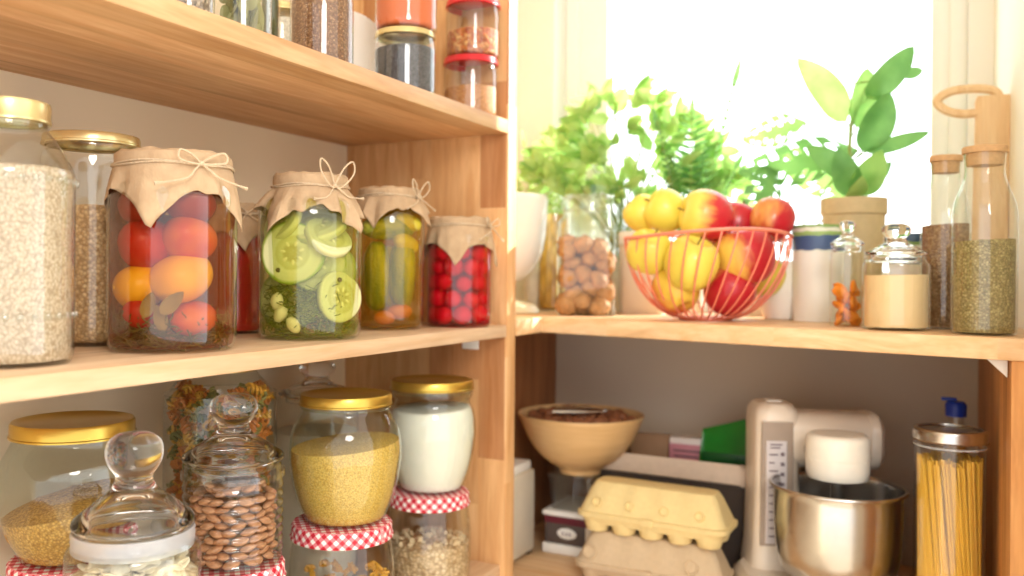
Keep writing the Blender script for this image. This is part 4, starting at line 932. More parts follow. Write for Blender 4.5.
# cup, blue rimmed pot
def vessel(px, Y, wpx, ytop, name, label, cat, prof, mat, pname='body'):
    p, t = spot(px, Y=Y); R = rad(wpx, px, t); H = zz(px, ytop, t)-ZR; e = empty(name, (p.x, p.y, ZR)); tag(e, label, cat)
    mk(pname, lathe(smoothprof([(r*R, z*H) for r, z in prof], 3), 48), mat, e); return e, p, t, R, H
vessel(781, 1.87, 52, 262, 'cup', 'small plain white cup right of the fruit basket', 'cup', [(0, 0), (.55, 0), (.68, .06), (.90, .4), (.98, .85), (1, 1), (.95, 1), (.9, .85), (.75, .35), (0, .12)], M['ceramic'])
def bandmat(H):
    n = NT('painted_pot'); s_ = n.n('ShaderNodeSeparateXYZ'); tcn = n.n('ShaderNodeTexCoord'); n.l(tcn.outputs['Object'], s_.inputs[0]); d = n.n('ShaderNodeMath', operation='DIVIDE'); n.l(s_.outputs[2], d.inputs[0]); d.inputs[1].default_value = H
    nz = n.noise(n.obj(), 45, 2); a = n.n('ShaderNodeMath', operation='MULTIPLY_ADD'); n.l(nz, a.inputs[0]); a.inputs[1].default_value = .05; n.l(d.outputs[0], a.inputs[2])
    return n.end(n.bsdf(n.ramp(a.outputs[0], [(0, (244, 242, 232)), (.70, (232, 236, 224)), (.72, (74, 98, 140)), (.86, (150, 182, 110)), (.90, (226, 230, 214)), (.94, (130, 162, 96)), (.98, (60, 84, 110))], 'CONSTANT'), .25))
e, p, t, R, H = vessel(818, 1.84, 54, 229, 'painted_pot', 'white ceramic pot with dark blue and green bands behind the small jars', 'pot', [(0, 0), (.86, 0), (.92, .04), (.96, .5), (1, .95), (1, 1), (.95, 1), (.92, .5), (.85, .08), (0, .08)], bandmat(.197))
p2, t2 = spot(910, Y=1.85); e = empty('painted_dish', (p2.x, p2.y, ZR)); tag(e, 'dark blue edged dish at the back behind the flour jar', 'dish')
R = rad(52, 910, t2); H = zz(910, 238, t2)-ZR
mk('body', lathe(smoothprof([(0, 0), (R*.5, 0), (R*.7, H*.4), (R*.98, H*.9), (R, H), (R*.96, H), (R*.66, H*.45), (0, H*.12)], 3), 48), bandmat(H), e)

# small lidded jars
def lidded(px, Y, wpx, ytop, kn, name, label, wl, zn=0):
    p, t = spot(px, Y=Y); R = rad(wpx, px, t); e = empty(name, (p.x, p.y, ZR)); tag(e, label, 'jar'); H = zz(px, ytop, t)-ZR; Rl = rad(wl, px, t); hb = H-.084*kn
    jp = smoothprof([(0, .003), (R*.85, .002), (R*.97, .001), (R, .01)], 2)+smoothprof([(R, hb*.5), (R, hb*.82), (R*.97, hb*.90), (Rl*.97, hb*.95), (Rl*.98, hb)], 3)
    glass_body(e, jp); finial_lid(e, Rl, hb+.001, k=kn); return e, p, t, R, hb, jp
e, p, t, R, H, jp = lidded(847, 1.68, 36, 221, .52, 'apricot_jar', 'small glass jar of dried apricots with a knobbed glass lid', 34)
rg = random.Random(6)
o = tag(mk('dried_apricot', ellipsoid(.012, .011, .005, 14, 8, lambda q: 1+.12*noise.noise(q*2)), plain('apricot', (244, 146, 40), .45, 0, .12, 40), None), 'orange dried apricot in the small knobbed jar', 'apricot', 'dried apricots in the small jar')
scatter(o, [(rr*cos(a), rr*sin(a), .010+.0065*k) for k in range(10) for rr, a in [((R-.014)*.9, k*2.4), ((R-.014)*.8, k*2.4+pi)]], (p.x, p.y, ZR), rg, True, .1)
e, p, t, R, H, jp = lidded(896, 1.61, 69, 224, .62, 'flour_jar', 'wide glass jar of beige flour with knobbed glass lid, beside the corked bottles', 62)
fill('beige_flour', 'beige flour filling the wide knobbed jar', 'flour', jp, .004, H*.74, plain('beige_flour', (238, 208, 158), .9, 0, .03, 60, .2), (p.x, p.y, ZR), .001, 0, .0006)
# corked bottles
def bottle(px, Y, wpx, ytop, name, label, clabel, mat, fl, wn):
    p, t = spot(px, Y=Y); R = rad(wpx, px, t); e = empty(name, (p.x, p.y, ZR)); tag(e, label, 'bottle'); H = zz(px, ytop, t)-ZR; rn = rad(wn, px, t)
    jp = smoothprof([(0, .003), (R*.82, .003), (R*.95, .001), (R, .012)], 3)+smoothprof([(R, H*.4), (R, H*.60), (R*.93, H*.70), (R*.72, H*.79), (rn*.98, H*.86), (rn, H*.93), (rn*1.05, H*.965)], 3)
    glass_body(e, jp); mk('cork', lathe([(0, H*.90), (rn*.90, H*.90), (rn*.97, H*.965), (rn*1.12, H*.966), (rn*1.14, H*.99), (rn*1.1, H), (0, H)], 32), plain('cork', (206, 166, 120), .8, 0, .15, 200), e)
    fill('dry_herbs' if 'herb' in clabel else 'grain', clabel, 'herbs' if 'herb' in clabel else 'grain', jp, .004, H*fl, mat, (p.x, p.y, ZR), .002, 0, .001); return e
bottle(984, 1.56, 68, 147, 'corked_bottle', 'front corked glass carafe half full of green grey herbs at the right end', 'green grey dried herbs in the front corked bottle', grain_mat('herbs', [(166, 150, 96), (140, 128, 78), (194, 180, 126)], 330), .50, 42)
bottle(945, 1.70, 52, 156, 'corked_bottle', 'corked glass carafe of brown grain standing behind the herb one', 'brown grain in the rear corked bottle', grain_mat('browng', [(176, 138, 98), (150, 112, 76), (200, 166, 124)], 330), .60, 30)

# wooden cutting board with loop handle leaning in the corner
p, t = spot(987, Y=1.93); e = empty('cutting_board', (p.x, p.y, ZR)); tag(e, 'pale wooden paddle board with a bent loop handle in the right window corner', 'board')
H = zz(987, 96, t)-ZR; wb = wood('birch', 2, (240, 214, 172), (228, 190, 140), strip=.2, across=0, seed=9)
mk('blade', xf(rr_loft([(.054, .014, .006, 0), (.060, .016, .007, .01), (.060, .016, .007, H-.03), (.062, .016, .007, H-.012), (.054, .014, .006, H)]), Matrix.Rotation(.02, 4, 'Y')), wb, e)
hp = spl([(.020, 0, H-.012), (.010, .0, H+.008), (-.02, -.004, H+.015), (-.062, -.006, H+.013), (-.084, -.003, H-.002), (-.072, .0, H-.020), (-.045, .0, H-.030), (-.015, 0, H-.030)], 6)
mk('handle', tube(hp, .0088, 8), wb, e)

# ------------------------------------------------------------------ plants on the sill side
def frond(base, dirn, L, n, ll, lw, droop=.3, ang=1.0):
    """pinnate leaf: leaflets along a curved midrib; returns leaflets, midrib"""
    b = Vector(base); d = Vector(dirn).normalized(); pts = [b+d*(L*u)-UP*(droop*L*u*u) for u in [i/12 for i in range(13)]]; out = []
    for i in range(n):
        u = .15+.83*i/n; c = b+d*(L*u)-UP*(droop*L*u*u); T = (d-UP*(2*droop*u)).normalized(); s = T.cross(UP).normalized(); k = sin(pi*min(1, u*.85+.1))**.6
        for sg in (1, -1): v = (s*sg*sin(ang)+T*cos(ang)-UP*.15).normalized(); out.append(leaf(c, c+v*ll*k, lw*k, .1, .1, side=T))
    out.append(leaf(pts[-2], pts[-1]+(pts[-1]-pts[-2])*1.2, lw, .05, .1)); return out, tube(pts, .0016, 5)
def potm(name, rgb): return plain(name, rgb, .8, 0, .1, 60, .3)
def pot(e, R, H, mat):
    mk('pot', lathe([(0, 0), (R*.78, 0), (R*.82, .004), (R*.97, H*.86), (R*1.03, H*.87), (R*1.03, H), (R*.95, H), (R*.93, H*.85), (0, H*.84)], 40), mat, e)
    mk('soil', lathe([(0, H*.80), (R*.92, H*.80), (R*.93, H*.89), (0, H*.91)], 30), plain('soil', (82, 62, 46), .9, 0, .3, 90, .5), e)
ZS = OZ0   # window sill height inside the reveal
struct('trim_1', bevel_box(OX0+.002, OX1-.002, YW-.005, YW+.078, OZ0-.0005, OZ0+.012, .003), M['white'])
def plant(px, Y, label, potr, poth, mat, zb=None, name='potted_plant'):
    p, t = spot(px, Y=Y); z = ZR if zb is None else zb; e = empty(name, (p.x, p.y, z)); tag(e, label, 'plant'); pot(e, potr, poth, mat); return e, p, t, z
# fiddle leaf plant in beige pot
p, t = spot(853, Y=1.98); e = empty('potted_plant', (p.x, p.y, ZR)); tag(e, 'broad leaved fig plant in a beige textured pot, right side of the window', 'plant'); base = Vector((p.x, p.y, ZR))
R = rad(66, 853, t); H = zz(853, 199, t)-ZR; pot(e, R, H, potm('beige_pot', (206, 186, 144)))
def wp(px, py, dy=0): return at(px, py, t+dy)-base
top = wp(852, 120); stm = spl([wp(853, 200), wp(850, 165), top, wp(866, 88)], 5)
mk('stem', tube(stm, [.005]*6+[.004]*6+[.003]*(len(stm)-12), 6), M['stem'], e)
L_ = [((846, 122), (797, 58), .036, 'leaf_p', 0), ((856, 128), (868, 68), .034, 'leaf', .02), ((866, 100), (914, 46), .030, 'leaf_d', -.02), ((902, 76), (923, 70), .013, 'leaf_d', .0),
      ((862, 152), (890, 92), .036, 'leaf_d', -.03), ((866, 152), (930, 132), .017, 'leaf_d', .0), ((852, 196), (838, 148), .030, 'leaf_d', -.03), ((856, 196), (882, 150), .034, 'leaf', -.05),
      ((850, 180), (806, 146), .026, 'leaf_d', .03), ((850, 198), (862, 176), .022, 'leaf_p', -.05), ((858, 186), (892, 162), .020, 'leaf_d', .01)]
random.seed(21)
for (a, b_, w_, mt, dy) in L_:
    P0, P1 = wp(*a), wp(*b_, dy); T = (P1-P0).normalized(); sd_ = T.cross(FW+Vector((random.uniform(-.3, .3), 0, random.uniform(.0, .4)))).normalized()
    mk('leaf', leaf(P0, P1, w_, random.uniform(.06, .12), .18, side=sd_, n=14, wav=.04), M[mt], e)
    mk('leaf_stalk', tube([wp(853, min(196, a[1]+8)), P0], .0018, 5), M['stem'], e)
# monstera: holes and slits
p, t = spot(768, Y=2.01); e = empty('potted_plant', (p.x, p.y, ZR)); tag(e, 'split leaved monstera arching left of the fig plant above the apples', 'plant'); base = Vector((p.x, p.y, ZR))
R = .05; pot(e, R, .085, potm('white_pot', (236, 232, 222)))
def mons(P0, P1, w_, mat, nl=6):
    """split leaf: one curved blade with slits open to the edge and holes along the midrib"""
    P0, P1 = Vector(P0), Vector(P1); T = (P1-P0).normalized(); L = (P1-P0).length; s = T.cross(FW+Vector((0, 0, .35))).normalized(); nm = T.cross(s).normalized()
    N, K = 60, 22; V, Fs = [], []
    for i in range(N+1):
        u = i/N
        for k in range(K+1):
            v = 2*k/K-1; wv = w_*(sin(pi*min(1, (u*.96+.04)**.7))**.6)
            uu = u+.16*abs(v)**1.3*(1-u)
            V.append(P0+T*(L*uu)+s*(wv*v)+nm*(.10*L*sin(pi*u)-.22*wv*v*v))
    for i in range(N):
        for k in range(K):
            u = (i+.5)/N; v = abs(2*(k+.5)/K-1); q = (u*nl+(.3 if k < K/2 else 0)) % 1
            if .12 < u < .93 and ((q > .66 and v > .46) or (.14 < q < .44 and .24 < v < .60)): continue
            a = i*(K+1)+k; Fs.append((a, a+1, a+K+2, a+K+1))
    return mk('leaf', (V, Fs), mat, e)
for a, b_, c_, w_, mt, dy in (((858, 150), (738, 172), (770, 290), .050, 'leaf_d', -.02), ((852, 196), (778, 150), (775, 290), .045, 'leaf', .02), ((806, 122), (742, 140), (775, 290), .036, 'leaf', .04),
                              ((776, 160), (744, 236), (765, 290), .042, 'leaf_d', -.03)):
    P0, P1 = wp(*a, dy), wp(*b_, dy); mons(P0, P1, w_, M[mt], 5)
    mk('leaf_stalk', tube(spl([wp(c_[0], c_[1]), (wp(c_[0], c_[1])+P0)*.5+UP*.03, P0], 5), .0024, 5), M['stem'], e)
# bushy plant left
random.seed(5)
p, t = spot(622, Y=2.02); e = empty('potted_plant', (p.x, p.y, ZR)); tag(e, 'bushy pale green plant filling the left half of the window', 'plant'); base = Vector((p.x, p.y, ZR)); pot(e, .062, .12, potm('cream_pot', (238, 230, 214)))
fol = {'leaf': [], 'leaf_p': []}; stems = []
for k in range(80):
    px_ = random.uniform(540, 735); py_ = 208-(1-((px_-632)/115)**2)*random.uniform(5, 118); P = at(px_, py_, t+random.uniform(-.05, .035))-base
    stems.append(tube(spl([(random.uniform(-.03, .03), random.uniform(-.03, .03), .11), Vector((P.x*.4, P.y*.4, .11+(P.z-.11)*.6)), P], 4), .0013, 4))
    d_ = Vector((P.x, P.y, 0)).normalized()*.6+UP*.5
    for j in range(5):
        v = (d_+Vector((random.uniform(-1, 1), random.uniform(-.5, .3), random.uniform(-.8, .7)))).normalized(); q = P+v*random.uniform(0, .015)
        fol[random.choice(['leaf', 'leaf_p', 'leaf_p', 'leaf_p'])].append(leaf(q, q+v*random.uniform(.035, .07), random.uniform(.009, .018), .1, .2, side=v.cross(FW+Vector((random.uniform(-.6, .6), random.uniform(-.6, .6), random.uniform(-.6, .6)))).normalized(), n=6))
mk('stems', merge(*stems), M['stem'], e)
for kk, v in fol.items(): tag(mk('foliage', merge(*v), M[kk], e), kind='stuff')
# left ferny plant in front
p, t = spot(540, Y=2.03); e = empty('potted_fern', (p.x, p.y, ZR)); tag(e, 'fern with narrow leaflets behind the white footed bowl at the left', 'plant'); base = Vector((p.x, p.y, ZR)); pot(e, .045, .10, potm('cream_pot', (238, 230, 214)))
lf, rb_ = [], []
for (x, y, L) in ((522, 120, 1), (545, 118, 1), (566, 128, 1), (580, 150, .9), (512, 160, .8), (530, 175, .8), (585, 178, .8)):
    P = wp(x, y-6, random.uniform(-.04, .02)); B = Vector((0, 0, .10)); a_, b_ = frond(B, (P-B)+UP*.04, (P-B).length*1.02, 15, .045, .006, .18, 1.1); lf += a_; rb_.append(b_)
mk('fronds', merge(*lf), M['leaf_p'], e); mk('stems', merge(*rb_), M['stem'], e)
# tall fern frond plant behind the basket
p, t = spot(690, Y=2.04); e = empty('potted_fern', (p.x, p.y, ZR)); tag(e, 'tall fern with one long pale frond reaching up behind the apples', 'plant'); base = Vector((p.x, p.y, ZR)); pot(e, .04, .10, potm('cream_pot', (238, 230, 214)))
lf, rb_ = [], []
for (x, y, ll) in ((738, 52, .07), (692, 92, .05), (655, 104, .05), (705, 140, .05), (742, 150, .055), (668, 140, .05)):
    P = wp(x, y, random.uniform(-.03, .02)); B = Vector((0, 0, .10)); a_, b_ = frond(B, (P-B)+UP*.03, (P-B).length*1.02, 17, ll, .0075, .12, 1.05); lf += a_; rb_.append(b_)
mk('fronds', merge(*lf), M['leaf_d'], e); mk('stems', merge(*rb_), M['stem'], e)
# small glass with trailing leaves, between walnuts and basket
p, t = spot(596, Y=1.97); e = empty('glass_vase', (p.x, p.y, ZR)); tag(e, 'ribbed clear glass vase behind the walnut jar', 'vase'); R = rad(66, 596, t); H = zz(596, 188, t)-ZR
mk('glass_body', lathe(smoothprof([(0, .004), (R*.6, 0), (R*.7, .01), (R*.85, H*.5), (R, H)], 4), 48, fn=lambda a, z: 1+.015*cos(24*a)), M['thick'], e)

# ================================================================== LOW SHELF UNDER THE WORKTOP
def boxv(x0, x1, y0, y1, z0, z1, b=.004): return bevel_box(x0, x1, y0, y1, z0, z1, b)
# cream appliance box by the upright
e = empty('storage_box', (-.835, 1.70, ZL)); tag(e, 'pale cream upright box at the left end, partly behind the upright panel', 'box')
mk('body', boxv(-.040, .042, -.08, .08, .008, .185, .006), plain('box_cream', (222, 214, 196), .5), e)
mk('lid', boxv(-.036, .036, -.074, .074, .184, .205, .006), M['white'], e)
for x in (-.03, .032):
    for y in (-.07, .065): mk('foot', boxv(x-.006, x+.006, y-.008, y+.008, 0, .010, .002), M['darkmetal'], e)
# printed box with a clear food container on it, wooden bowl on top
e = empty('printed_box', (-.715, 1.865, ZL)); tag(e, 'small box with dark printed sides and maroon band below the clear container', 'box')
mk('base', boxv(-.066, .054, -.075, .075, 0, .022, .004), M['white'], e)
mk('body', boxv(-.061, .049, -.070, .070, .0215, .082, .003), plain('dark_print', (92, 80, 76), .4), e)
mk('maroon_band', boxv(-.062, .050, -.071, .071, .066, .083, .002), plain('maroon', (104, 32, 48), .4), e)
mk('lid', boxv(-.066, .054, -.075, .075, .0825, .094, .004), M['white'], e)
mk('corner_strip', boxv(.034, .0505, -.0715, -.06, .022, .067, .002), M['cream'], e)
mk('oval_label', xf(lathe([(0, 0), (.010, 0), (.012, .0015), (.010, .003), (0, .003)], 32), Matrix.Translation((-.008, -.0705, .047)) @ Matrix.Rotation(pi/2, 4, 'X') @ Matrix.Diagonal((1.9, 1, 1, 1))), M['white'], e)
for k in (-1, 0, 1): mk('label_mark', boxv(-.010+k*.008, -.007+k*.008, -.0748, -.0733, .043, .051, .0002), plain('mark_grey', (150, 140, 150), .5), e)
e = empty('food_container', (-.718, 1.865, ZL+.0945)); tag(e, 'clear plastic food container under the wooden bowl', 'container')
mk('body', rr_loft([(.10, .12, .014, 0), (.112, .134, .016, .072)], capb=False), M['thick'], e)
mk('rim', rr_loft([(.112, .134, .016, .072), (.12, .142, .018, .073), (.12, .142, .018, .078), (.112, .134, .016, .079)]), M['glass'], e)
p, t = spot(578, Y=1.82); p = Vector((-.713, 1.845, 0)); t = p.dot(FW); px_ = PX+F0*p.dot(LT)/t
R = rad(126, px_, t); z0 = ZL+.0945+.0795; H = zz(px_, 414, t)-z0; e = empty('wooden_bowl', (p.x, p.y, z0)); tag(e, 'wide round wooden bowl of brown nuts on the clear container', 'bowl')
bprof = smoothprof([(0, 0), (R*.30, 0), (R*.33, .004), (R*.36, H*.10), (R*.60, H*.26), (R*.81, H*.54), (R*.94, H*.84), (R, H), (R*.965, H*.995), (R*.88, H*.78), (R*.74, H*.54), (R*.45, H*.30), (0, H*.22)], 3)
wb2 = NT('turned_wood'); v_ = wb2.obj(scale=(1, 1, 9)); mk('bowl', lathe(bprof, 64), wb2.end(wb2.bsdf(wb2.mix(wb2.noise(v_, 10, 3, .5, .6), srgb((200, 158, 104)), srgb((226, 190, 138))), .4)), e)
rg = random.Random(44)
o = tag(mk('nut', ellipsoid(.0145, .0130, .0125, 18, 12, nutf), plain('nut_shell', (142, 88, 56), .6, 0, .25, 80, .5), None), 'brown nut heaped in the wooden bowl', 'nut', 'nuts in the wooden bowl')
pts = []
for k in range(64):
    rr = R*.80*sqrt((k+.5)/64); a = k*2.39996; pts.append((rr*cos(a), rr*sin(a), H*.88+.010*(1-(rr/R)**2)+rg.uniform(-.004, .006)))
for k in range(24):
    rr = R*.6*sqrt((k+.5)/24); a = k*2.39996; pts.append((rr*cos(a), rr*sin(a), H*.64+rg.uniform(-.004, .004)))
scatter(o, pts, (p.x, p.y, z0), rg, True, .12)
e = empty('nutcracker', (p.x+.01, p.y-.04, z0+H+.010), 0.15); tag(e, 'shiny metal nutcracker lying on the nuts in the wooden bowl', 'nutcracker')
mk('arm', tube(spl([(.058, .006, .008), (.03, .010, .009), (-.01, .012, .006), (-.055, .012, .002)], 5), [.004]*6+[.0052]*10, 8), M['steel'], e)
mk('arm', tube(spl([(.058, -.002, .004), (.03, -.014, .003), (-.01, -.022, .002), (-.050, -.030, .001)], 5), [.004]*6+[.0052]*10, 8), M['steel'], e)
mk('pivot', mv(ellipsoid(.007, .009, .005, 12, 8), .058, .002, .007), M['steel'], e)

# lined basket with packets
e = empty('lined_basket', (-.515, 1.962, ZL)); tag(e, 'dark woven basket with a pale cloth liner folded over its rim', 'basket')
def wk():
    n = NT('dark_wicker'); w1 = n.n('ShaderNodeTexWave'); n.l(n.obj(), w1.inputs[0]); w1.inputs['Scale'].default_value = 60; w1.bands_direction = 'Z'; w1.inputs['Distortion'].default_value = 1.5
    return n.end(n.bsdf(n.mix(w1.outputs['Fac'], srgb((52, 44, 40)), srgb((92, 80, 72))), .6, 0, n.bump(w1.outputs['Fac'], .8, .004)))
mk('body', rr_loft([(.33, .20, .03, 0), (.355, .225, .035, .17), (.355, .225, .035, .210), (.335, .205, .03, .210), (.315, .19, .03, .02)]), wk(), e)
lin = []
for i, (w_, d_, z, am) in enumerate(((.362, .232, .183, .0012), (.368, .238, .190, .002), (.366, .236, .213, .0015), (.358, .228, .223, .002), (.342, .212, .224, .001), (.326, .198, .210, .001), (.32, .192, .12, 0))):
    lp = []
    for k, (x, y) in enumerate(rrect(w_, d_, .035, 24)): q = 1+am*8*sin(k*1.1+i)*.35; lp.append((x*q, y*q, z+am*1.6*sin(k*.7+i*2)))
    lin.append(lp)
mk('cloth_liner', loft(lin, False, False), plain('liner_cloth', (206, 186, 166), .9, 0, .08, 60, .4), e)
e = empty('packet', (-.595, 1.98, ZL+.045), .12); tag(e, 'brown paper packet standing in the lined basket behind the bowl', 'packet'); mk('packet_body', rr_loft([(.09, .03, .006, 0), (.095, .05, .012, .05), (.095, .045, .012, .16), (.092, .012, .003, .205)]), plain('brown_packet', (150, 112, 78), .6, 0, .12, 30, .3), e)
e = empty('carton_pack', (-.50, 1.98, ZL+.052), .05); tag(e, 'pink and white small carton standing in the lined basket', 'carton'); mk('pack_body', boxv(-.045, .045, -.02, .02, 0, .198, .002), plain('pack_white', (224, 212, 204), .5), e)
mk('pink_label', boxv(-.0455, .0455, -.0208, -.0198, .12, .185, .0003), plain('pack_pink', (196, 128, 138), .5), e)
for k in range(3): mk('label_line', boxv(-.036, .030-k*.012, -.0214, -.0206, .168-k*.012, .172-k*.012, .0002), plain('pack_grey', (110, 84, 92), .5), e)
e = empty('green_packet', (-.415, 1.965, ZL+.060), -.05); tag(e, 'crinkled bright green plastic packet in the lined basket beside the mixer', 'packet')
lo = []
for i, (w_, d_, z) in enumerate(((.10, .03, 0), (.115, .05, .05), (.12, .055, .11), (.118, .045, .16), (.115, .02, .205), (.112, .004, .232))):
    lo.append([(x*(1+.03*sin(k*1.7+i)), y*(1+.12*sin(k*2.3+i*1.3)), z+(.020 if i == 5 else 0)*x/.06+.002*sin(k*1.3)) for k, (x, y) in enumerate(rrect(w_, d_, min(.012, d_*.45), 8))])
mk('packet_body', loft(lo), plain('green_foil', (34, 132, 44), .28, 0, .2, 40, .5), e)
mk('dark_print', boxv(-.05, .05, -.0305, -.0285, .14, .17, .0004), plain('green_dark', (20, 84, 34), .4), e)

# egg cartons, one on the other
def egg_carton(x, y, z, rz, col, label, holes):
    e = empty('egg_carton', (x, y, z), rz); tag(e, label, 'egg carton'); mt = plain('pulp_%d' % col[2], col, .9, 0, .05, 120, .35); Lc, Wc = .300, .118
    cups = []
    for i in range(5):
        for j in range(2): cups.append(lathe(smoothprof([(0, .0), (.0175, 0), (.022, .004), (.0265, .020), (.0275, .031), (.0275, .033)], 2), 24, (i-2)*.0560, (j-.5)*.055)[:2])
    b_ = mk('tray', merge(*cups, rr_loft([(Lc-.030, Wc-.014, .02, .018), (Lc-.010, Wc-.006, .024, .030), (Lc, Wc, .026, .031), (Lc, Wc, .026, .035), (Lc-.02, Wc-.02, .02, .035)])), mt, e)
    def lp(w_, d_, r, z, am):
        out = []
        for (px2, py2) in rrect(w_, d_, r, 10):
            out.append((px2, py2, z))
        # add scallops along the long sides
        res = []
        n = len(out)
        for k in range(n):
            a_, b2 = Vector(out[k]), Vector(out[(k+1) % n]); m_ = max(1, int((b2-a_).length/.006))
            for q in range(m_): res.append(a_.lerp(b2, q/m_))
        return res, am
    lvls = [(Lc, Wc, .026, .0352), (Lc, Wc, .026, .039), (Lc-.010, Wc-.010, .024, .041), (Lc-.026, Wc-.024, .022, .060), (Lc-.048, Wc-.044, .020, .086), (Lc-.062, Wc-.060, .016, .097), (Lc-.080, Wc-.074, .012, .099)]
    loops = []
    base = [Vector(q) for q in lp(Lc, Wc, .026, 0, 0)[0]]
    for (w_, d_, r, z2) in lvls:
        lpn = []; fz = (z2-.041)/.058
        for q in base:
            x2, y2 = q.x*w_/Lc, q.y*d_/Wc
            if .05 < fz < 1.01:
                sc_ = .0022*math.cos(x2/.0560*2*pi)*min(1, fz*2.5)*(1-max(0, fz-.75)*3); y2 += sc_*(1 if y2 > 0 else -1)*(-1)
                if abs(x2) > Lc*.40: y2 *= 1-.10*fz
            lpn.append((x2, y2, z2))
        loops.append(lpn)
    lid = mk('lid', loft(loops), mt, e, ang=30)
    # round latch dimples on the sloping front
    for hx in holes:
        r_ = .0085 if len(holes) > 2 else .0125
        M_ = Matrix.Translation((hx, -.0488, .0600)) @ Matrix.Rotation(math.radians(66), 4, 'X')
        mk('latch_dimple', xf(lathe([(r_*1.18, -.004), (r_*1.14, .0016), (r_*.96, .0024), (r_*.82, -.0006), (r_*.5, -.0018), (0, -.0014)], 24), M_), mt, lid)
    mk('latch_tab', boxv(-.012, .012, -Wc/2-.003, -Wc/2+.004, .028, .042, .001), mt, lid); return e
p, t = spot(658, Y=1.715)
egg_carton(p.x-.005, p.y, ZL, .03, (204, 182, 150), 'beige egg carton at the bottom of the stack of two', (-.115, .085))
egg_carton(p.x, p.y, ZL+.0995, -.02, (228, 206, 148), 'yellow egg carton lying on top of the beige one', (-.105, -.038, .030, .098))

# stand mixer: root at the bowl axis, local x along the arm
p, t = spot(839, Y=1.72); RM = rad(139, 839, t); rz = math.atan2(LT.y, LT.x)-.10
e = empty('stand_mixer', (p.x, p.y, ZL), rz); tag(e, 'cream kitchen stand mixer with white cap over a steel bowl', 'mixer'); cm = plain('mixer_cream', (232, 218, 200), .3, 0, .02)
mk('base', mv(rr_loft([(.29, .24, .05, 0), (.30, .25, .055, .006), (.30, .25, .055, .040), (.28, .23, .06, .055)]), -.005, .055, 0), cm, e)
cx0, cy0 = -.082, .135
mk('column', mv(rr_loft([(.100, .13, .03, .05), (.090, .12, .026, .09), (.083, .115, .022, .20), (.083, .115, .022, .33), (.080, .110, .024, .352), (.064, .092, .026, .366), (.03, .05, .012, .370)]), cx0, cy0, 0), cm, e)
mk('side_strip', mv(rr_loft([(.062, .008, .003, .10), (.058, .008, .003, .335)]), cx0-.004, cy0-.057, 0), plain('mixer_taupe', (168, 150, 134), .35), e)
sp_ = mk('scale_panel', mv(rr_loft([(.040, .006, .0025, .105), (.038, .006, .0025, .300)]), cx0-.006, cy0-.0605, 0), plain('scale_white', (214, 206, 206), .4), e)
mkm = plain('scale_ink', (120, 104, 110), .6)
for k in range(11): mk('scale_mark', boxv(cx0-.020, cx0+(-.010 if k % 2 else -.004), cy0-.0650, cy0-.0634, .118+k*.0155, .1205+k*.0155, .0002), mkm, sp_)
for k in range(9): mk('scale_number', boxv(cx0+.001, cx0+.008, cy0-.0650, cy0-.0634, .120+k*.019, .1265+k*.019, .0002), mkm, sp_)
for k, w_ in ((0, .022), (1, .018)): mk('scale_heading', boxv(cx0-.018, cx0-.018+w_, cy0-.0650, cy0-.0634, .292-k*.006, .2945-k*.006, .0002), mkm, sp_)
mk('top_button', mv(rr_loft([(.03, .03, .008, 0), (.03, .03, .008, .006)]), cx0, cy0-.01, .366), M['white'], e)
arm = rr_loft([(.100, .108, .034, -.045), (.108, .116, .036, .0), (.106, .114, .036, .12), (.104, .112, .036, .150)], n=6)
Rm = Matrix.Translation((cx0+.02, cy0+.0, .297)) @ Matrix.Rotation(pi/2, 4, 'Y')
mk('arm', xf(arm, Rm), cm, e)
mk('arm_end', xf(rr_loft([(.106, .114, .036, .150), (.109, .117, .037, .153), (.109, .117, .037, .166), (.09, .098, .032, .176), (.04, .05, .02, .179)], n=6), Rm), cm, e)
mk('speed_knob', xf(lathe([(0, 0), (.020, 0), (.019, .012), (.014, .014), (0, .014)], 28), Matrix.Translation((cx0+.065, cy0-.057, .285)) @ Matrix.Rotation(pi/2, 4, 'X')), plain('knob_grey', (150, 140, 128), .3), e)
mk('mixer_cap', lathe(smoothprof([(0, .248), (.044, .249), (.052, .254), (.054, .27), (.0545, .286)], 2)+[(.0535, .287), (.0545, .288)]+smoothprof([(.0545, .289), (.054, .318), (.050, .327), (.040, .330), (0, .331)], 2), 48), plain('cap_white', (250, 244, 230), .3), e)
mk('beater_shaft', lathe([(0, .10), (.012, .10), (.012, .25), (0, .25)], 20), M['steel'], e)
HBm = zz(839, 486, t)-ZL; zb0 = .052
bp2 = [(0, zb0), (RM*.50, zb0), (RM*.56, zb0+.006), (RM*.80, zb0+.030), (RM*.91, zb0+.065), (RM*.945, HBm-.05), (RM*.95, HBm-.004), (RM*1.0, HBm-.003), (RM*1.01, HBm), (RM*.99, HBm+.003), (RM*.945, HBm), (RM*.93, HBm-.02), (RM*.925, HBm-.05), (RM*.88, zb0+.07), (RM*.6, zb0+.018), (0, zb0+.012)]
mk('bowl', lathe(smoothprof(bp2, 3), 72), M['steel'], e)

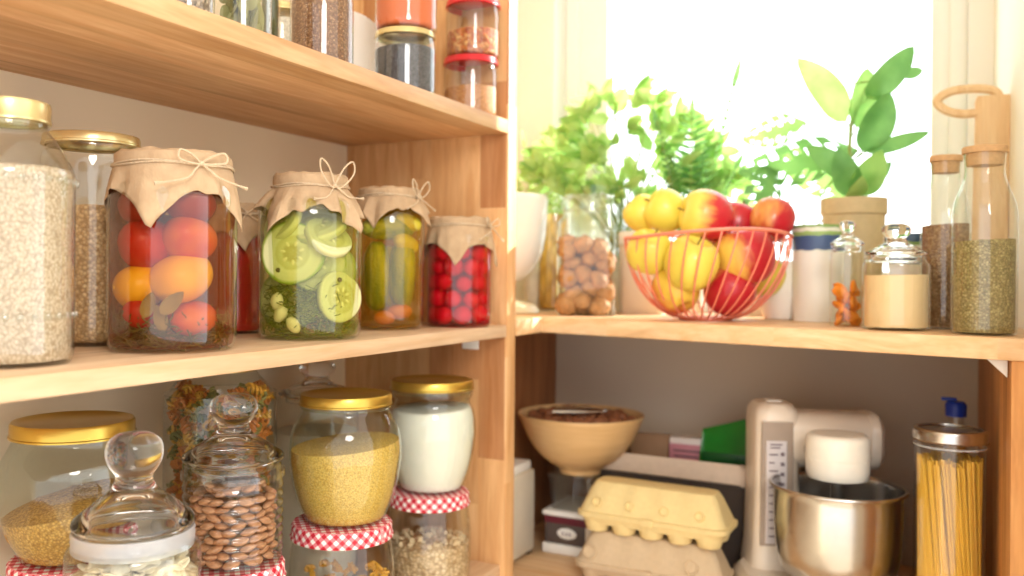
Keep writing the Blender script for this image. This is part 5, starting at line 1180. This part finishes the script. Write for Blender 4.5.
# spaghetti jar
p, t = spot(951, Y=1.66); R = rad(76, 951, t); e = empty('spaghetti_jar', (p.x, p.y, ZL)); tag(e, 'tall glass jar of yellow spaghetti with a steel lid beside the cabinet side', 'jar'); H = zz(951, 428, t)-ZL
jp = smoothprof([(0, .004), (R*.85, .003), (R*.93, .001), (R*.96, .01)], 2)+smoothprof([(R*.96, H*.4), (R*.96, H-.035), (R*.95, H-.012)], 2); glass_body(e, jp)
mk('seal_ring', ring(R*.955, H-.028, .0018, 48, 6), M['seal'], e)
mk('lid', lathe(smoothprof([(0, H-.020), (R*.95, H-.020), (R*1.0, H-.018), (R*1.0, H-.004), (R*.96, H), (R*.86, H), (R*.80, H-.003), (0, H-.003)], 2), 56), M['steel'], e)
rg = random.Random(10); N_ = 230
sm_ = plain('spaghetti', (240, 190, 74), .45, 0, .10, 8); o = None; hs = H-.045
for k in range(N_):
    rr = (R*.96-.006)*sqrt((k+.5)/N_)*.95 if k > 75 else (R*.96-.006); a = k*2.39996 if k > 75 else 2*pi*k/76; tw = -.55+rg.uniform(-.15, .15); rb2 = rr*.97
    P0 = Vector((rb2*cos(a), rb2*sin(a), .006)); a2 = a+tw; P1 = Vector((rr*cos(a2), rr*sin(a2), hs-rg.uniform(0, .012)))
    if o is None:
        o = mk('spaghetti', tube([(0, 0, 0), (0, 0, .5), (0, 0, 1)], .0019, 6), sm_, None); c = o
    else: c = o.copy(); link(c)
    d_ = P1-P0; c.location = Vector((p.x, p.y, ZL))+P0; c.rotation_mode = 'QUATERNION'; c.rotation_quaternion = d_.to_track_quat('Z', 'Y'); c.scale = (1, 1, d_.length)
    tag(c, 'single yellow spaghetti strand standing in the tall steel lidded jar', 'spaghetti', 'spaghetti in the tall jar')
# small bottle with blue cap behind
p, t = spot(957, Y=1.86); e = empty('small_bottle', (p.x, p.y, ZL)); tag(e, 'small bottle with bright blue cap standing behind the spaghetti jar', 'bottle'); H = zz(957, 408, t)-ZL; R = .028
glass_body(e, smoothprof([(0, .003), (R*.9, 0), (R, .008), (R, H*.6), (R*.9, H*.74), (R*.48, H*.86), (R*.44, H*.97)], 3), M['thick'])
mk('oil', lathe([(0, .005), (R*.9, .005), (R*.92, H*.6), (R*.8, H*.74), (R*.4, H*.86), (0, H*.86)], 32), plain('yellow_oil', (214, 168, 60), .2), e)
mk('blue_cap', merge(lathe([(0, H*.96), (R*.62, H*.96), (R*.64, H+.006), (R*.5, H+.012), (0, H+.012)], 28)[:2], mv(bevel_box(-.020, .006, -.006, .006, 0, .006, .002), -.004, 0, H+.013)), plain('cap_blue', (26, 62, 176), .35), e)
